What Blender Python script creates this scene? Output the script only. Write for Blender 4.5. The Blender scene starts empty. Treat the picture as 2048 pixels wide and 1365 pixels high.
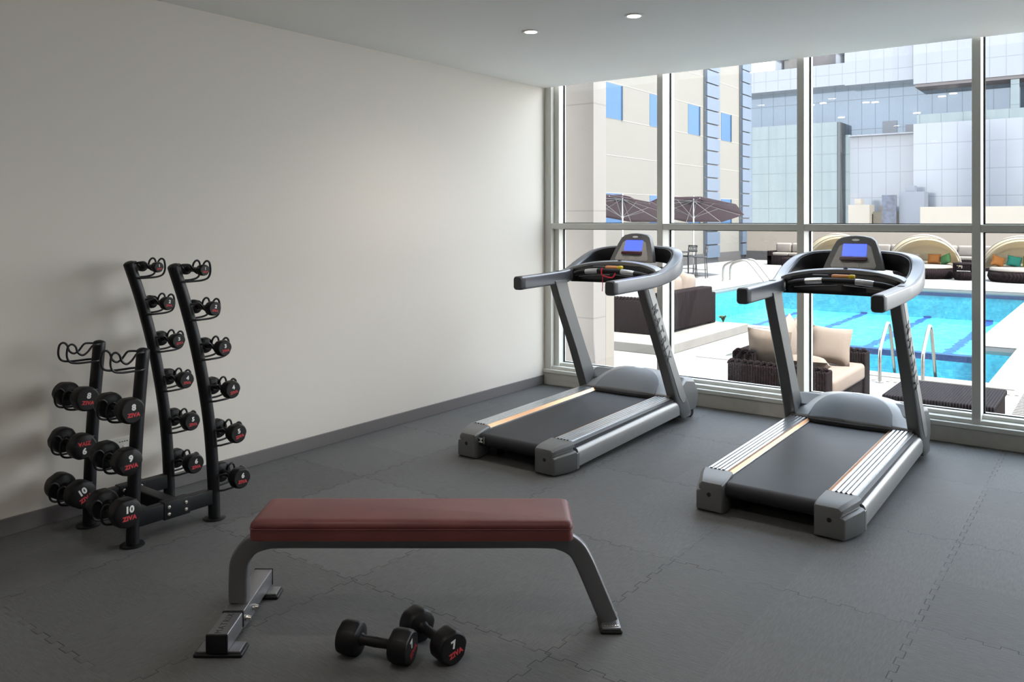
import bpy, bmesh, math, random
from mathutils import Vector, Matrix, Euler
random.seed(7)
SC = bpy.context.scene
COL = SC.collection
PI = math.pi
V = Vector

# ------------------------------------------------------------------ camera
YAW = math.radians(36.6963)
cam_d = bpy.data.cameras.new('camera')
cam = bpy.data.objects.new('camera', cam_d); COL.objects.link(cam)
cam.location = (0, 0, 1.6)
cam.rotation_euler = (PI/2, 0, YAW)
cam_d.sensor_width = 36.0
cam_d.lens = 36.0*1641.0/2048.0
cam_d.shift_x = 0.0
cam_d.shift_y = -(682.5-440.0)/2048.0
cam_d.clip_end = 600
SC.camera = cam

# ------------------------------------------------------------------ light
SC.view_settings.view_transform = 'Standard'
SC.view_settings.look = 'None'
SC.view_settings.gamma = 1.0
SC.view_settings.use_curve_mapping = False
SC.view_settings.exposure = 1.63
SC.cycles.max_bounces = 10
SC.cycles.diffuse_bounces = 6
SC.cycles.glossy_bounces = 4
SC.cycles.transparent_max_bounces = 16
SC.cycles.caustics_reflective = False
SC.cycles.caustics_refractive = False
SC.cycles.sample_clamp_indirect = 6.0
SC.cycles.use_denoising = True

W = bpy.data.worlds.new('sky'); SC.world = W; W.use_nodes = True
wn = W.node_tree.nodes; wl = W.node_tree.links
wn.clear()
wo = wn.new('ShaderNodeOutputWorld'); bg = wn.new('ShaderNodeBackground')
tc = wn.new('ShaderNodeTexCoord'); sx = wn.new('ShaderNodeSeparateXYZ'); cr = wn.new('ShaderNodeValToRGB')
wl.new(tc.outputs['Generated'], sx.inputs[0]); wl.new(sx.outputs['Z'], cr.inputs[0])
cr.color_ramp.elements[0].position = 0.0; cr.color_ramp.elements[0].color = (1.0, 0.985, 0.97, 1)
cr.color_ramp.elements[1].position = 0.8; cr.color_ramp.elements[1].color = (0.70, 0.82, 1.0, 1)
e = cr.color_ramp.elements.new(0.2); e.color = (0.95, 0.965, 1.0, 1)
wl.new(cr.outputs[0], bg.inputs[0]); wl.new(bg.outputs[0], wo.inputs[0])
SKY = 2.4
bg.inputs[1].default_value = SKY

sun_d = bpy.data.lights.new('sun', 'SUN'); sun = bpy.data.objects.new('sun', sun_d); COL.objects.link(sun)
sun_d.energy = 6.0; sun_d.angle = math.radians(0.6); sun_d.color = (1.0, 0.95, 0.87)
sun.location = (10, 20, 40)
sun.rotation_euler = V((0.42, -0.12, 0.90)).to_track_quat('Z', 'Y').to_euler()

# ------------------------------------------------------------------ node helpers
class NB:
    def __init__(s, name):
        s.mat = bpy.data.materials.new(name); s.mat.use_nodes = True
        s.nt = s.mat.node_tree; s.n = s.nt.nodes; s.l = s.nt.links
        s.b = s.n['Principled BSDF']; s.out = s.n['Material Output']
    def _in(s, sock, v):
        if hasattr(v, 'is_output'): s.l.new(v, sock)
        else: sock.default_value = v
    def m(s, op, a, b=None, c=None, clamp=False):
        nd = s.n.new('ShaderNodeMath'); nd.operation = op; nd.use_clamp = clamp
        s._in(nd.inputs[0], a)
        if b is not None: s._in(nd.inputs[1], b)
        if c is not None: s._in(nd.inputs[2], c)
        return nd.outputs[0]
    def coord(s, kind='Object'):
        return s.n.new('ShaderNodeTexCoord').outputs[kind]
    def pos(s): return s.n.new('ShaderNodeNewGeometry').outputs['Position']
    def sep(s, v):
        nd = s.n.new('ShaderNodeSeparateXYZ'); s.l.new(v, nd.inputs[0]); return nd.outputs
    def comb(s, x, y, z):
        nd = s.n.new('ShaderNodeCombineXYZ')
        for i, q in enumerate((x, y, z)): s._in(nd.inputs[i], q)
        return nd.outputs[0]
    def noise(s, vec, scale, detail=4, rough=0.5):
        nd = s.n.new('ShaderNodeTexNoise'); nd.inputs['Scale'].default_value = scale
        nd.inputs['Detail'].default_value = detail; nd.inputs['Roughness'].default_value = rough
        s.l.new(vec, nd.inputs['Vector']); return nd.outputs['Fac']
    def white(s, vec):
        nd = s.n.new('ShaderNodeTexWhiteNoise'); nd.noise_dimensions = '3D'; s.l.new(vec, nd.inputs['Vector']); return nd.outputs['Value']
    def ramp(s, fac, stops):
        nd = s.n.new('ShaderNodeValToRGB'); r = nd.color_ramp
        while len(r.elements) < len(stops): r.elements.new(0.5)
        for el, (p, c) in zip(r.elements, stops):
            el.position = p; el.color = (*c, 1) if len(c) == 3 else c
        s._in(nd.inputs[0], fac); return nd.outputs[0]
    def mix(s, fac, a, b):
        nd = s.n.new('ShaderNodeMix'); nd.data_type = 'RGBA'
        s._in(nd.inputs[0], fac)
        for k, q in ((6, a), (7, b)):
            if hasattr(q, 'is_output'): s.l.new(q, nd.inputs[k])
            else: nd.inputs[k].default_value = (*q, 1) if len(q) == 3 else q
        return nd.outputs[2]
    def bump(s, h, strength=0.3, dist=0.01):
        nd = s.n.new('ShaderNodeBump'); nd.inputs['Strength'].default_value = strength
        nd.inputs['Distance'].default_value = dist; s._in(nd.inputs['Height'], h)
        s.l.new(nd.outputs[0], s.b.inputs['Normal']); return nd.outputs[0]
    def base(s, v):
        if hasattr(v, 'is_output'): s.l.new(v, s.b.inputs['Base Color'])
        else: s.b.inputs['Base Color'].default_value = (*v, 1)
    def set(s, **k):
        for kk, v in k.items():
            s._in(s.b.inputs[{'rough': 'Roughness', 'metal': 'Metallic', 'spec': 'Specular IOR Level', 'coat': 'Coat Weight', 'coatr': 'Coat Roughness', 'sheen': 'Sheen Weight'}[kk]], v)
        return s

def simple(name, col, rough=0.5, metal=0.0, spec=0.5, var=0.06, nscale=40, bump=0.0, bdist=0.002, coat=0.0):
    b = NB(name)
    n = b.noise(b.coord(), nscale)
    lo = tuple(max(0, c*(1-var)) for c in col); hi = tuple(min(1, c*(1+var)) for c in col)
    b.base(b.ramp(n, [(0.3, lo), (0.7, hi)]))
    b.set(rough=rough, metal=metal, spec=spec, coat=coat)
    if bump: b.bump(n, bump, bdist)
    return b.mat

M = {}
# walls / ceiling
def paint(name, col, bs=0.05):
    b = NB(name)
    n = b.noise(b.pos(), 180, 3); n2 = b.noise(b.pos(), 0.8, 3)
    b.base(b.mix(n2, tuple(c*0.985 for c in col), tuple(min(1, c*1.015) for c in col)))
    b.set(rough=0.75, spec=0.25); b.bump(n, bs, 0.001); return b.mat
M['wall'] = paint('wall_paint', (0.72, 0.685, 0.63))
M['ceiling'] = paint('ceiling_paint', (0.93, 0.92, 0.90))
M['dark_wall'] = paint('taupe_paint', (0.36, 0.33, 0.29))
M['skirting'] = simple('skirting_grey', (0.15, 0.14, 0.14), 0.5, var=0.04)
M['frame'] = simple('window_frame_paint', (0.66, 0.66, 0.61), 0.4, var=0.02, nscale=8)
M['curb'] = simple('sill_plaster', (0.55, 0.53, 0.48), 0.7, var=0.05, nscale=12)
M['gasket'] = simple('black_gasket', (0.01, 0.01, 0.01), 0.6)

def floor_mat():
    b = NB('interlocking_rubber_tiles')
    p = b.sep(b.pos()); x, y = p[0], p[1]
    P = 1.046; X0, Y0 = -0.655, 2.50
    tooth = 0.115
    def seam(u, v, u0, v0):
        vv = b.m('DIVIDE', b.m('SUBTRACT', v, v0), tooth)
        fr = b.m('SUBTRACT', b.m('FRACT', vv), 0.5)
        sq = b.m('MULTIPLY', b.m('SIGN', fr), 0.011)
        uu = b.m('SUBTRACT', u, u0)
        cell = b.m('FRACT', b.m('ADD', b.m('DIVIDE', b.m('SUBTRACT', uu, sq), P), 0.5))
        d1 = b.m('MULTIPLY', b.m('ABSOLUTE', b.m('SUBTRACT', cell, 0.5)), P)
        l1 = b.m('LESS_THAN', d1, 0.0019)
        # cross-cuts between the teeth
        cell2 = b.m('FRACT', b.m('ADD', b.m('DIVIDE', uu, P), 0.5))
        d2 = b.m('MULTIPLY', b.m('ABSOLUTE', b.m('SUBTRACT', cell2, 0.5)), P)
        near = b.m('LESS_THAN', d2, 0.0118)
        af = b.m('ABSOLUTE', fr)
        cut = b.m('ADD', b.m('LESS_THAN', af, 0.013), b.m('GREATER_THAN', af, 0.487), clamp=True)
        return b.m('ADD', l1, b.m('MULTIPLY', near, cut), clamp=True), b.m('FLOOR', b.m('ADD', b.m('DIVIDE', b.m('SUBTRACT', uu, sq), P), 0.5*0))
    s1, ix = seam(x, y, X0, Y0); s2, iy = seam(y, x, Y0, X0)
    br = b.noise(b.pos(), 2.6, 4)
    brk = b.m('MULTIPLY', b.m('SUBTRACT', br, 0.33), 5.0, clamp=True)
    sm = b.m('MULTIPLY', b.m('ADD', s1, s2, clamp=True), brk, clamp=True)
    tint = b.white(b.comb(ix, iy, 0.0))
    sub = b.white(b.comb(b.m('FLOOR', b.m('DIVIDE', b.m('SUBTRACT', x, X0), P/2)), b.m('FLOOR', b.m('DIVIDE', b.m('SUBTRACT', y, Y0), P/2)), 3.0))
    fine = b.noise(b.pos(), 170, 3, 0.75); wear = b.noise(b.pos(), 1.7, 6, 0.6)
    # brushed grain that changes direction from tile to tile
    ga = b.noise(b.comb(b.m('MULTIPLY', x, 130.0), b.m('MULTIPLY', y, 18.0), 0.0), 1.0, 2)
    gb = b.noise(b.comb(b.m('MULTIPLY', x, 18.0), b.m('MULTIPLY', y, 130.0), 0.0), 1.0, 2)
    sel = b.m('GREATER_THAN', sub, 0.5)
    g = b.m('ADD', b.m('MULTIPLY', ga, sel), b.m('MULTIPLY', gb, b.m('SUBTRACT', 1.0, sel)))
    val = b.m('ADD', b.m('MULTIPLY', tint, 0.014), b.m('MULTIPLY', sub, 0.016))
    val = b.m('ADD', val, b.m('MULTIPLY', b.m('SUBTRACT', wear, 0.5), 0.05))
    val = b.m('ADD', val, b.m('MULTIPLY', b.m('SUBTRACT', fine, 0.5), 0.075))
    val = b.m('ADD', val, b.m('MULTIPLY', b.m('SUBTRACT', g, 0.5), 0.060))
    val = b.m('ADD', val, 0.102)
    val = b.m('MULTIPLY', val, b.m('SUBTRACT', 1.0, b.m('MULTIPLY', sm, 0.72)))
    col = b.comb(b.m('MULTIPLY', val, 0.985), b.m('MULTIPLY', val, 1.0), b.m('MULTIPLY', val, 1.0))
    b.base(col)
    b.set(rough=b.m('ADD', 0.52, b.m('MULTIPLY', wear, 0.16)), spec=0.18)
    h = b.m('ADD', b.m('MULTIPLY', g, 0.5), b.m('SUBTRACT', b.m('MULTIPLY', fine, 0.35), b.m('MULTIPLY', sm, 1.0)))
    b.bump(h, 0.45, 0.004)
    return b.mat
M['floor'] = floor_mat()

def glass_mat(name, tint=(1, 1, 1), refl=0.035):
    b = NB(name); b.n.remove(b.b)
    t = b.n.new('ShaderNodeBsdfTransparent'); t.inputs[0].default_value = (*tint, 1)
    g = b.n.new('ShaderNodeBsdfGlossy'); g.inputs['Roughness'].default_value = 0.0
    lw = b.n.new('ShaderNodeLayerWeight'); lw.inputs['Blend'].default_value = 0.5
    f = b.m('ADD', refl, b.m('MULTIPLY', b.m('POWER', lw.outputs['Facing'], 5.0), 0.6), clamp=True)
    mx = b.n.new('ShaderNodeMixShader'); b.l.new(f, mx.inputs[0]); b.l.new(t.outputs[0], mx.inputs[1]); b.l.new(g.outputs[0], mx.inputs[2])
    b.l.new(mx.outputs[0], b.out.inputs[0]); return b.mat
M['glass'] = glass_mat('window_glass', (0.97, 0.985, 0.985), 0.025)

# equipment
M['black_paint'] = simple('black_powder_coat', (0.007, 0.008, 0.010), 0.40, spec=0.35, nscale=300, bump=0.05)
M['rubber'] = simple('black_urethane', (0.006, 0.006, 0.007), 0.45, spec=0.3, nscale=200, bump=0.04)
M['black_plastic'] = simple('black_plastic', (0.007, 0.007, 0.009), 0.5, spec=0.3, nscale=300, bump=0.05)
M['white_print'] = simple('white_print', (0.82, 0.82, 0.80), 0.6)
M['red_print'] = simple('red_print', (0.55, 0.035, 0.045), 0.6)
M['dark_print'] = simple('dark_print', (0.03, 0.03, 0.035), 0.5)
M['chrome'] = simple('zinc_bolt', (0.75, 0.73, 0.70), 0.25, metal=1.0, nscale=60)
M['steel'] = simple('polished_steel', (0.36, 0.35, 0.33), 0.25, metal=1.0, nscale=20)
M['silver'] = simple('silver_plastic', (0.30, 0.30, 0.295), 0.36, metal=0.35, nscale=30, var=0.03)
M['silver_dark'] = simple('graphite_plastic', (0.155, 0.158, 0.16), 0.42, metal=0.25, nscale=400, var=0.05, bump=0.03, bdist=0.001)
M['handrail'] = simple('handrail_grey', (0.105, 0.11, 0.125), 0.33, metal=0.15, spec=0.7, nscale=400, var=0.05, bump=0.03, bdist=0.001)
M['bridge'] = simple('bridge_light_grey', (0.24, 0.25, 0.265), 0.4, metal=0.2, nscale=400, var=0.04)
M['charcoal'] = simple('charcoal_plastic', (0.035, 0.037, 0.042), 0.5, nscale=400, bump=0.05)
M['console_face'] = simple('console_face_grey', (0.11, 0.11, 0.11), 0.45)
M['panel_face'] = simple('console_panel_grey', (0.42, 0.41, 0.39), 0.5)
M['hood_panel'] = simple('hood_panel_grey', (0.17, 0.178, 0.19), 0.45, nscale=400, var=0.04)
M['maroon'] = simple('maroon_plastic', (0.06, 0.008, 0.012), 0.35)
M['yellow'] = simple('yellow_plastic', (0.75, 0.55, 0.03), 0.4)
M['orange_cap'] = simple('orange_plastic', (0.80, 0.36, 0.14), 0.4)
M['red_cord'] = simple('red_cord', (0.6, 0.01, 0.04), 0.5)
M['alu'] = simple('brushed_aluminium', (0.62, 0.63, 0.65), 0.30, metal=0.9, nscale=60, var=0.05)
M['copper'] = simple('copper_trim_strip', (0.75, 0.40, 0.20), 0.38, metal=0.7, nscale=60)
M['frame_steel'] = simple('bench_frame_silver', (0.19, 0.19, 0.20), 0.33, metal=0.55, nscale=300, var=0.05)
def belt_mat():
    b = NB('running_belt'); n = b.noise(b.coord(), 600, 2); n2 = b.noise(b.coord(), 3, 4)
    b.base(b.ramp(b.m('ADD', b.m('MULTIPLY', n, 0.6), b.m('MULTIPLY', n2, 0.4)), [(0.3, (0.012, 0.013, 0.017)), (0.7, (0.030, 0.031, 0.037))]))
    b.set(rough=0.55, spec=0.35); b.bump(n, 0.25, 0.001); return b.mat
M['belt'] = belt_mat()
def vinyl():
    b = NB('maroon_vinyl'); n = b.noise(b.coord(), 350, 3); n2 = b.noise(b.coord(), 6, 4)
    b.base(b.ramp(n2, [(0.3, (0.125, 0.036, 0.036)), (0.7, (0.160, 0.047, 0.045))]))
    b.set(rough=0.45, spec=0.35); b.bump(n, 0.12, 0.001); return b.mat
M['vinyl'] = vinyl()
def screen():
    b = NB('blue_lit_screen'); p = b.sep(b.coord('Generated'))
    ln = b.m('LESS_THAN', b.m('FRACT', b.m('MULTIPLY', p[2], 9.0)), 0.12)
    c = b.mix(b.m('MULTIPLY', ln, 0.35), (0.045, 0.075, 1.0), (0.12, 0.20, 1.0))
    b.base((0.01, 0.01, 0.05)); b.l.new(c, b.b.inputs['Emission Color']); b.b.inputs['Emission Strength'].default_value = 0.95
    b.set(rough=0.2); return b.mat
M['screen'] = screen()
def emit(name, col, st):
    b = NB(name); b.base((0.8, 0.8, 0.8)); b.b.inputs['Emission Color'].default_value = (*col, 1); b.b.inputs['Emission Strength'].default_value = st; return b.mat
M['lamp'] = emit('lamp_glow', (1.0, 0.93, 0.85), 6.0)
M['outlet'] = simple('white_socket_plastic', (0.75, 0.75, 0.73), 0.35)

# outside
def concrete(name, col, var=0.08, sc=2.2, joints=None):
    b = NB(name); p = b.pos()
    n = b.noise(p, sc, 6, 0.6); f = b.noise(p, 60, 3)
    c = b.ramp(b.m('ADD', b.m('MULTIPLY', n, 0.75), b.m('MULTIPLY', f, 0.25)), [(0.3, tuple(q*(1-var) for q in col)), (0.7, tuple(min(1, q*(1+var)) for q in col))])
    if joints:
        q = b.sep(p); ax, pitch, wdt = joints
        fr = b.m('ABSOLUTE', b.m('SUBTRACT', b.m('FRACT', b.m('DIVIDE', q[ax], pitch)), 0.5))
        c = b.mix(b.m('LESS_THAN', fr, wdt/pitch/2), c, tuple(k*0.75 for k in col))
    b.base(c); b.set(rough=0.8, spec=0.2); b.bump(f, 0.03, 0.002); return b.mat
M['deck'] = concrete('pale_deck', (0.58, 0.565, 0.54), 0.05)
M['coping'] = concrete('pool_coping_tile', (0.56, 0.53, 0.47), 0.05)
M['deck_tile'] = concrete('beige_deck_strip', (0.50, 0.45, 0.36), 0.06)
M['concrete'] = concrete('raw_concrete', (0.46, 0.43, 0.39), 0.14)
M['column'] = concrete('column_concrete', (0.60, 0.56, 0.53), 0.05, 1.6, (2, 1.13, 0.012))
M['column_side'] = concrete('column_render', (0.62, 0.57, 0.50), 0.03, 1.2)
M['facade'] = concrete('beige_facade_panel', (0.60, 0.57, 0.51), 0.03, 0.5)
M['joint'] = simple('facade_joint', (0.18, 0.17, 0.15), 0.8)
M['far_wall'] = concrete('garden_wall_render', (0.60, 0.52, 0.44), 0.03, 0.6)
M['wall_base'] = concrete('grey_wall_base', (0.22, 0.21, 0.21), 0.05)
def blue_glass(name, col, rough=0.06, refl=0.6):
    b = NB(name); n = b.noise(b.pos(), 0.6, 3)
    b.base(b.ramp(n, [(0.3, tuple(c*0.93 for c in col)), (0.7, col)])); b.set(rough=rough, metal=refl, spec=0.12); return b.mat
M['blue_window'] = blue_glass('blue_tinted_pane', (0.085, 0.27, 0.60), 0.25, 0.0)
M['strip_panel'] = blue_glass('blue_grey_panel', (0.30, 0.39, 0.53), 0.30, 0.0)
M['strip_side'] = simple('grey_panel_side', (0.20, 0.22, 0.24), 0.5)
def curtain(name, col, rough, metal, px, pz, lw=0.06, lc=0.7, wav=0.0, streak=0.0):
    b = NB(name); q = b.sep(b.pos())
    def ln(v, pitch):
        fr = b.m('ABSOLUTE', b.m('SUBTRACT', b.m('FRACT', b.m('DIVIDE', v, pitch)), 0.5))
        return b.m('LESS_THAN', fr, lw/pitch/2)
    g = b.m('ADD', ln(q[0], px), ln(q[2], pz), clamp=True)
    cell = b.white(b.comb(b.m('FLOOR', b.m('DIVIDE', q[0], px)), b.m('FLOOR', b.m('DIVIDE', q[2], pz)), 1.0))
    c0 = b.mix(cell, tuple(c*0.96 for c in col), col)
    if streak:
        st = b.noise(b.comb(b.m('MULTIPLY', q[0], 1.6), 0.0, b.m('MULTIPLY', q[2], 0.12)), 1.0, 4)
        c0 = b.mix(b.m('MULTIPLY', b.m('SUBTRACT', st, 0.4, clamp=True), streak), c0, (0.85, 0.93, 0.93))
    b.base(b.mix(g, c0, tuple(c*lc for c in col))); b.set(rough=rough, metal=metal, spec=0.5)
    if wav: b.bump(b.noise(b.pos(), 0.35, 2), wav, 0.5)
    return b.mat
M['white_cladding'] = curtain('white_blue_cladding', (0.68, 0.74, 0.86), 0.22, 0.30, 1.35, 2.6, 0.07, 0.72)
M['mirror_cladding'] = curtain('pale_mirror_cladding', (0.72, 0.79, 0.92), 0.14, 0.12, 1.35, 2.6, 0.07, 0.70, 0.0)
M['grey_glazing'] = curtain('grey_blue_glazing', (0.26, 0.34, 0.44), 0.06, 0.45, 1.35, 3.2, 0.08, 0.62)
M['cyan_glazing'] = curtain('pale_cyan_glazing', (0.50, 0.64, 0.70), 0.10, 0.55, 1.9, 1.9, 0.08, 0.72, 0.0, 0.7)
M['dark_glazing'] = simple('dark_blue_grey_glazing', (0.14, 0.18, 0.25), 0.15)
M['reflection_panel'] = simple('reflection_navy', (0.09, 0.12, 0.20), 0.4, var=0.5, nscale=3)
M['reflection_grey'] = simple('pale_reflection_grey', (0.36, 0.40, 0.48), 0.7)
M['soffit'] = simple('brown_soffit', (0.22, 0.19, 0.20), 0.6)
M['city'] = simple('city_block', (0.30, 0.28, 0.26), 0.8)

def wicker_mat(name, col, ax=0, sc=74.0):
    b = NB(name); q = b.sep(b.coord())
    h = q[2]; u = b.m('ADD', q[0], q[1])
    s1 = b.m('SINE', b.m('MULTIPLY', u, sc*PI)); s2 = b.m('SINE', b.m('MULTIPLY', h, sc*2.2*PI))
    w = b.m('ADD', b.m('MULTIPLY', s1, 0.65), b.m('MULTIPLY', b.m('MULTIPLY', s1, s2), 0.5))
    n = b.noise(b.coord(), 30, 3)
    f = b.m('ADD', b.m('MULTIPLY', w, 0.3), n)
    b.base(b.ramp(f, [(0.25, tuple(c*0.45 for c in col)), (0.85, tuple(c*1.35 for c in col))]))
    b.set(rough=0.75, spec=0.02); b.bump(w, 0.6, 0.006); return b.mat
M['wicker'] = wicker_mat('dark_wicker', (0.095, 0.066, 0.068))
M['wicker_far'] = wicker_mat('dark_wicker_weave', (0.060, 0.042, 0.045), 0, 22.0)
def lattice():
    b = NB('woven_table_top'); q = b.sep(b.coord())
    s1 = b.m('SINE', b.m('MULTIPLY', b.m('ADD', q[0], q[1]), 130.0)); s2 = b.m('SINE', b.m('MULTIPLY', b.m('SUBTRACT', q[0], q[1]), 130.0))
    w = b.m('MULTIPLY', s1, s2)
    b.base(b.ramp(w, [(0.2, (0.02, 0.016, 0.02)), (0.7, (0.10, 0.078, 0.09))])); b.set(rough=0.7, spec=0.04); b.bump(w, 0.6, 0.006); return b.mat
M['lattice'] = lattice()
def fabric(name, col, sc=260):
    b = NB(name); n = b.noise(b.coord(), sc, 2); n2 = b.noise(b.coord(), 5, 4)
    b.base(b.ramp(n2, [(0.3, tuple(c*0.93 for c in col)), (0.7, tuple(min(1, c*1.05) for c in col))]))
    b.set(rough=0.85, spec=0.2); b.bump(b.m('ADD', n, b.m('MULTIPLY', n2, 1.5)), 0.25, 0.004); return b.mat
M['cushion'] = fabric('beige_cushion', (0.60, 0.47, 0.38))
M['cream'] = fabric('cream_cushion', (0.68, 0.60, 0.53))
M['canopy'] = fabric('cream_canopy', (0.80, 0.74, 0.62))
M['canopy_in'] = fabric('cream_canopy_lining', (0.78, 0.71, 0.58))
M['orange'] = fabric('orange_pillow', (0.55, 0.20, 0.04))
M['green'] = fabric('green_pillow', (0.10, 0.28, 0.09))
M['olive'] = fabric('olive_pillow', (0.22, 0.27, 0.03))
M['teal'] = fabric('teal_pillow', (0.03, 0.30, 0.22))
def translucent(mat, amt, col):
    nt = mat.node_tree; p = nt.nodes['Principled BSDF']; out = nt.nodes['Material Output']
    t = nt.nodes.new('ShaderNodeBsdfTranslucent'); t.inputs[0].default_value = (*col, 1)
    mx = nt.nodes.new('ShaderNodeMixShader'); mx.inputs[0].default_value = amt
    nt.links.new(p.outputs[0], mx.inputs[1]); nt.links.new(t.outputs[0], mx.inputs[2]); nt.links.new(mx.outputs[0], out.inputs[0])
translucent(M['canopy'], 0.5, (0.86, 0.79, 0.66)); translucent(M['canopy_in'], 0.55, (0.86, 0.79, 0.66))
M['parasol'] = fabric('mauve_parasol', (0.42, 0.35, 0.37), 60); translucent(M['parasol'], 0.28, (0.36, 0.28, 0.31))
M['stool_metal'] = simple('dark_stool_metal', (0.035, 0.035, 0.038), 0.45, metal=0.3)
M['leaf'] = simple('green_leaf', (0.12, 0.20, 0.05), 0.5, var=0.3, nscale=20)
M['grate'] = simple('drain_dark', (0.12, 0.11, 0.10), 0.7)

def pool_floor():
    b = NB('pool_tiles'); p = b.pos(); q = b.sep(p)
    wob = b.m('MULTIPLY', b.m('SUBTRACT', b.noise(p, 2.3, 3, 0.6), 0.5), 0.28)
    wob2 = b.m('MULTIPLY', b.m('SUBTRACT', b.noise(p, 9.0, 2, 0.6), 0.5), 0.16)
    x = b.m('ADD', b.m('ADD', q[0], wob), wob2); y = b.m('ADD', b.m('ADD', q[1], b.m('MULTIPLY', wob, 0.6)), wob2)
    def line(v, c, w): return b.m('LESS_THAN', b.m('ABSOLUTE', b.m('SUBTRACT', v, c)), w/2)
    main = b.m('GREATER_THAN', q[1], 14.85)
    lines = None
    for c in (-8.0, -6.3, -4.6, -3.0):
        l = line(x, c, 0.22); lines = l if lines is None else b.m('ADD', lines, l, clamp=True)
    lines = b.m('MULTIPLY', lines, b.m('MULTIPLY', main, b.m('LESS_THAN', q[2], -1.2)))
    sh = None
    for c in (12.05, 12.9, 13.75, 14.6):
        l = line(y, c, 0.12); sh = l if sh is None else b.m('ADD', sh, l, clamp=True)
    sh = b.m('MULTIPLY', b.m('MULTIPLY', sh, b.m('LESS_THAN', q[0], -2.0)), b.m('SUBTRACT', 1.0, main))
    edge = b.m('MULTIPLY', line(x, -1.98, 0.28), b.m('SUBTRACT', 1.0, main))
    dk = b.m('ADD', b.m('ADD', lines, sh, clamp=True), edge, clamp=True)
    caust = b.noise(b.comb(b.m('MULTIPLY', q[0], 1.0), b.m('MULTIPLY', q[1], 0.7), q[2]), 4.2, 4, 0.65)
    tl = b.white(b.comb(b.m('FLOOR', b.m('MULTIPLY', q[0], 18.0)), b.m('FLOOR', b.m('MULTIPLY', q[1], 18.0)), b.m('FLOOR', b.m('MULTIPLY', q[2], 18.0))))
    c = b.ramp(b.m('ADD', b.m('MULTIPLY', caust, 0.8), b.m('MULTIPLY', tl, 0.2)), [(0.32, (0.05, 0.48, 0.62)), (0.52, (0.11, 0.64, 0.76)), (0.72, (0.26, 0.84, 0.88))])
    b.base(b.mix(dk, c, (0.012, 0.07, 0.36))); b.set(rough=0.5, spec=0.3); return b.mat
M['pool'] = pool_floor()
M['pool_band'] = simple('dark_blue_tile_band', (0.02, 0.035, 0.28), 0.35, var=0.3, nscale=30)
def water():
    b = NB('pool_water'); b.n.remove(b.b)
    t = b.n.new('ShaderNodeBsdfTransparent'); t.inputs[0].default_value = (0.66, 0.95, 1.0, 1)
    g = b.n.new('ShaderNodeBsdfGlossy'); g.inputs['Roughness'].default_value = 0.04
    n = b.noise(b.pos(), 3.5, 4, 0.6)
    bp = b.n.new('ShaderNodeBump'); bp.inputs['Strength'].default_value = 0.35; bp.inputs['Distance'].default_value = 0.08; b.l.new(n, bp.inputs['Height'])
    b.l.new(bp.outputs[0], g.inputs['Normal'])
    fr = b.n.new('ShaderNodeFresnel'); fr.inputs[0].default_value = 1.12; b.l.new(bp.outputs[0], fr.inputs['Normal'])
    mx = b.n.new('ShaderNodeMixShader'); b.l.new(b.m('MULTIPLY', fr.outputs[0], 0.5), mx.inputs[0]); b.l.new(t.outputs[0], mx.inputs[1]); b.l.new(g.outputs[0], mx.inputs[2])
    b.l.new(mx.outputs[0], b.out.inputs[0]); return b.mat
M['water'] = water()

# everything outdoors is a mid-tone under a very bright hazy sky
KO = 0.226
for k in ('deck', 'coping', 'deck_tile', 'concrete', 'column', 'column_side', 'facade', 'far_wall', 'wall_base', 'blue_window', 'strip_panel', 'strip_side', 'white_cladding', 'mirror_cladding',
          'grey_glazing', 'cyan_glazing', 'soffit', 'city', 'dark_glazing', 'reflection_panel', 'reflection_grey', 'wicker', 'wicker_far', 'lattice', 'cushion', 'cream', 'canopy', 'canopy_in', 'orange', 'green', 'olive', 'teal', 'parasol', 'leaf', 'pool', 'pool_band'):
    KF = KO*{'deck': 1.08, 'facade': 0.88, 'lattice': 0.8,  'coping': 1.3, 'far_wall': 1.5, 'pool': 1.9, 'canopy': 1.5, 'canopy_in': 1.6, 'cream': 0.95, 'mirror_cladding': 0.70, 'white_cladding': 0.72, 'grey_glazing': 1.25, 'dark_glazing': 1.0, 'reflection_panel': 1.0, 'reflection_grey': 1.0, 'cyan_glazing': 0.70,
             'wicker': 0.55, 'wicker_far': 0.8, 'deck_tile': 0.85, 'parasol': 1.4, 'concrete': 1.25, 'orange': 1.3, 'green': 1.3, 'olive': 1.3, 'teal': 1.3, 'column': 1.2, 'column_side': 1.2}.get(k, 1.0)
    nt = M[k].node_tree; bs = nt.nodes['Principled BSDF'].inputs['Base Color']
    if bs.is_linked:
        src = bs.links[0].from_socket; mx = nt.nodes.new('ShaderNodeMix'); mx.data_type = 'RGBA'; mx.blend_type = 'MULTIPLY'; mx.inputs[0].default_value = 1.0
        nt.links.new(src, mx.inputs[6]); mx.inputs[7].default_value = (KF, KF, KF, 1); nt.links.new(mx.outputs[2], bs)
    else: bs.default_value = (*[c*KF for c in bs.default_value[:3]], 1)

# ------------------------------------------------------------------ mesh helpers
def catmull(pts, n=6, closed=False):
    P = [V(p) for p in pts]; out = []
    m = len(P)
    rng = range(m if closed else m-1)
    for i in rng:
        if closed: a, b, c, d = P[(i-1) % m], P[i], P[(i+1) % m], P[(i+2) % m]
        else: a, b, c, d = P[max(i-1, 0)], P[i], P[i+1], P[min(i+2, m-1)]
        for k in range(n):
            t = k/n
            out.append(0.5*((2*b) + (c-a)*t + (2*a-5*b+4*c-d)*t*t + (3*b-a-3*c+d)*t*t*t))
    if not closed: out.append(P[-1])
    return out

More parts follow.
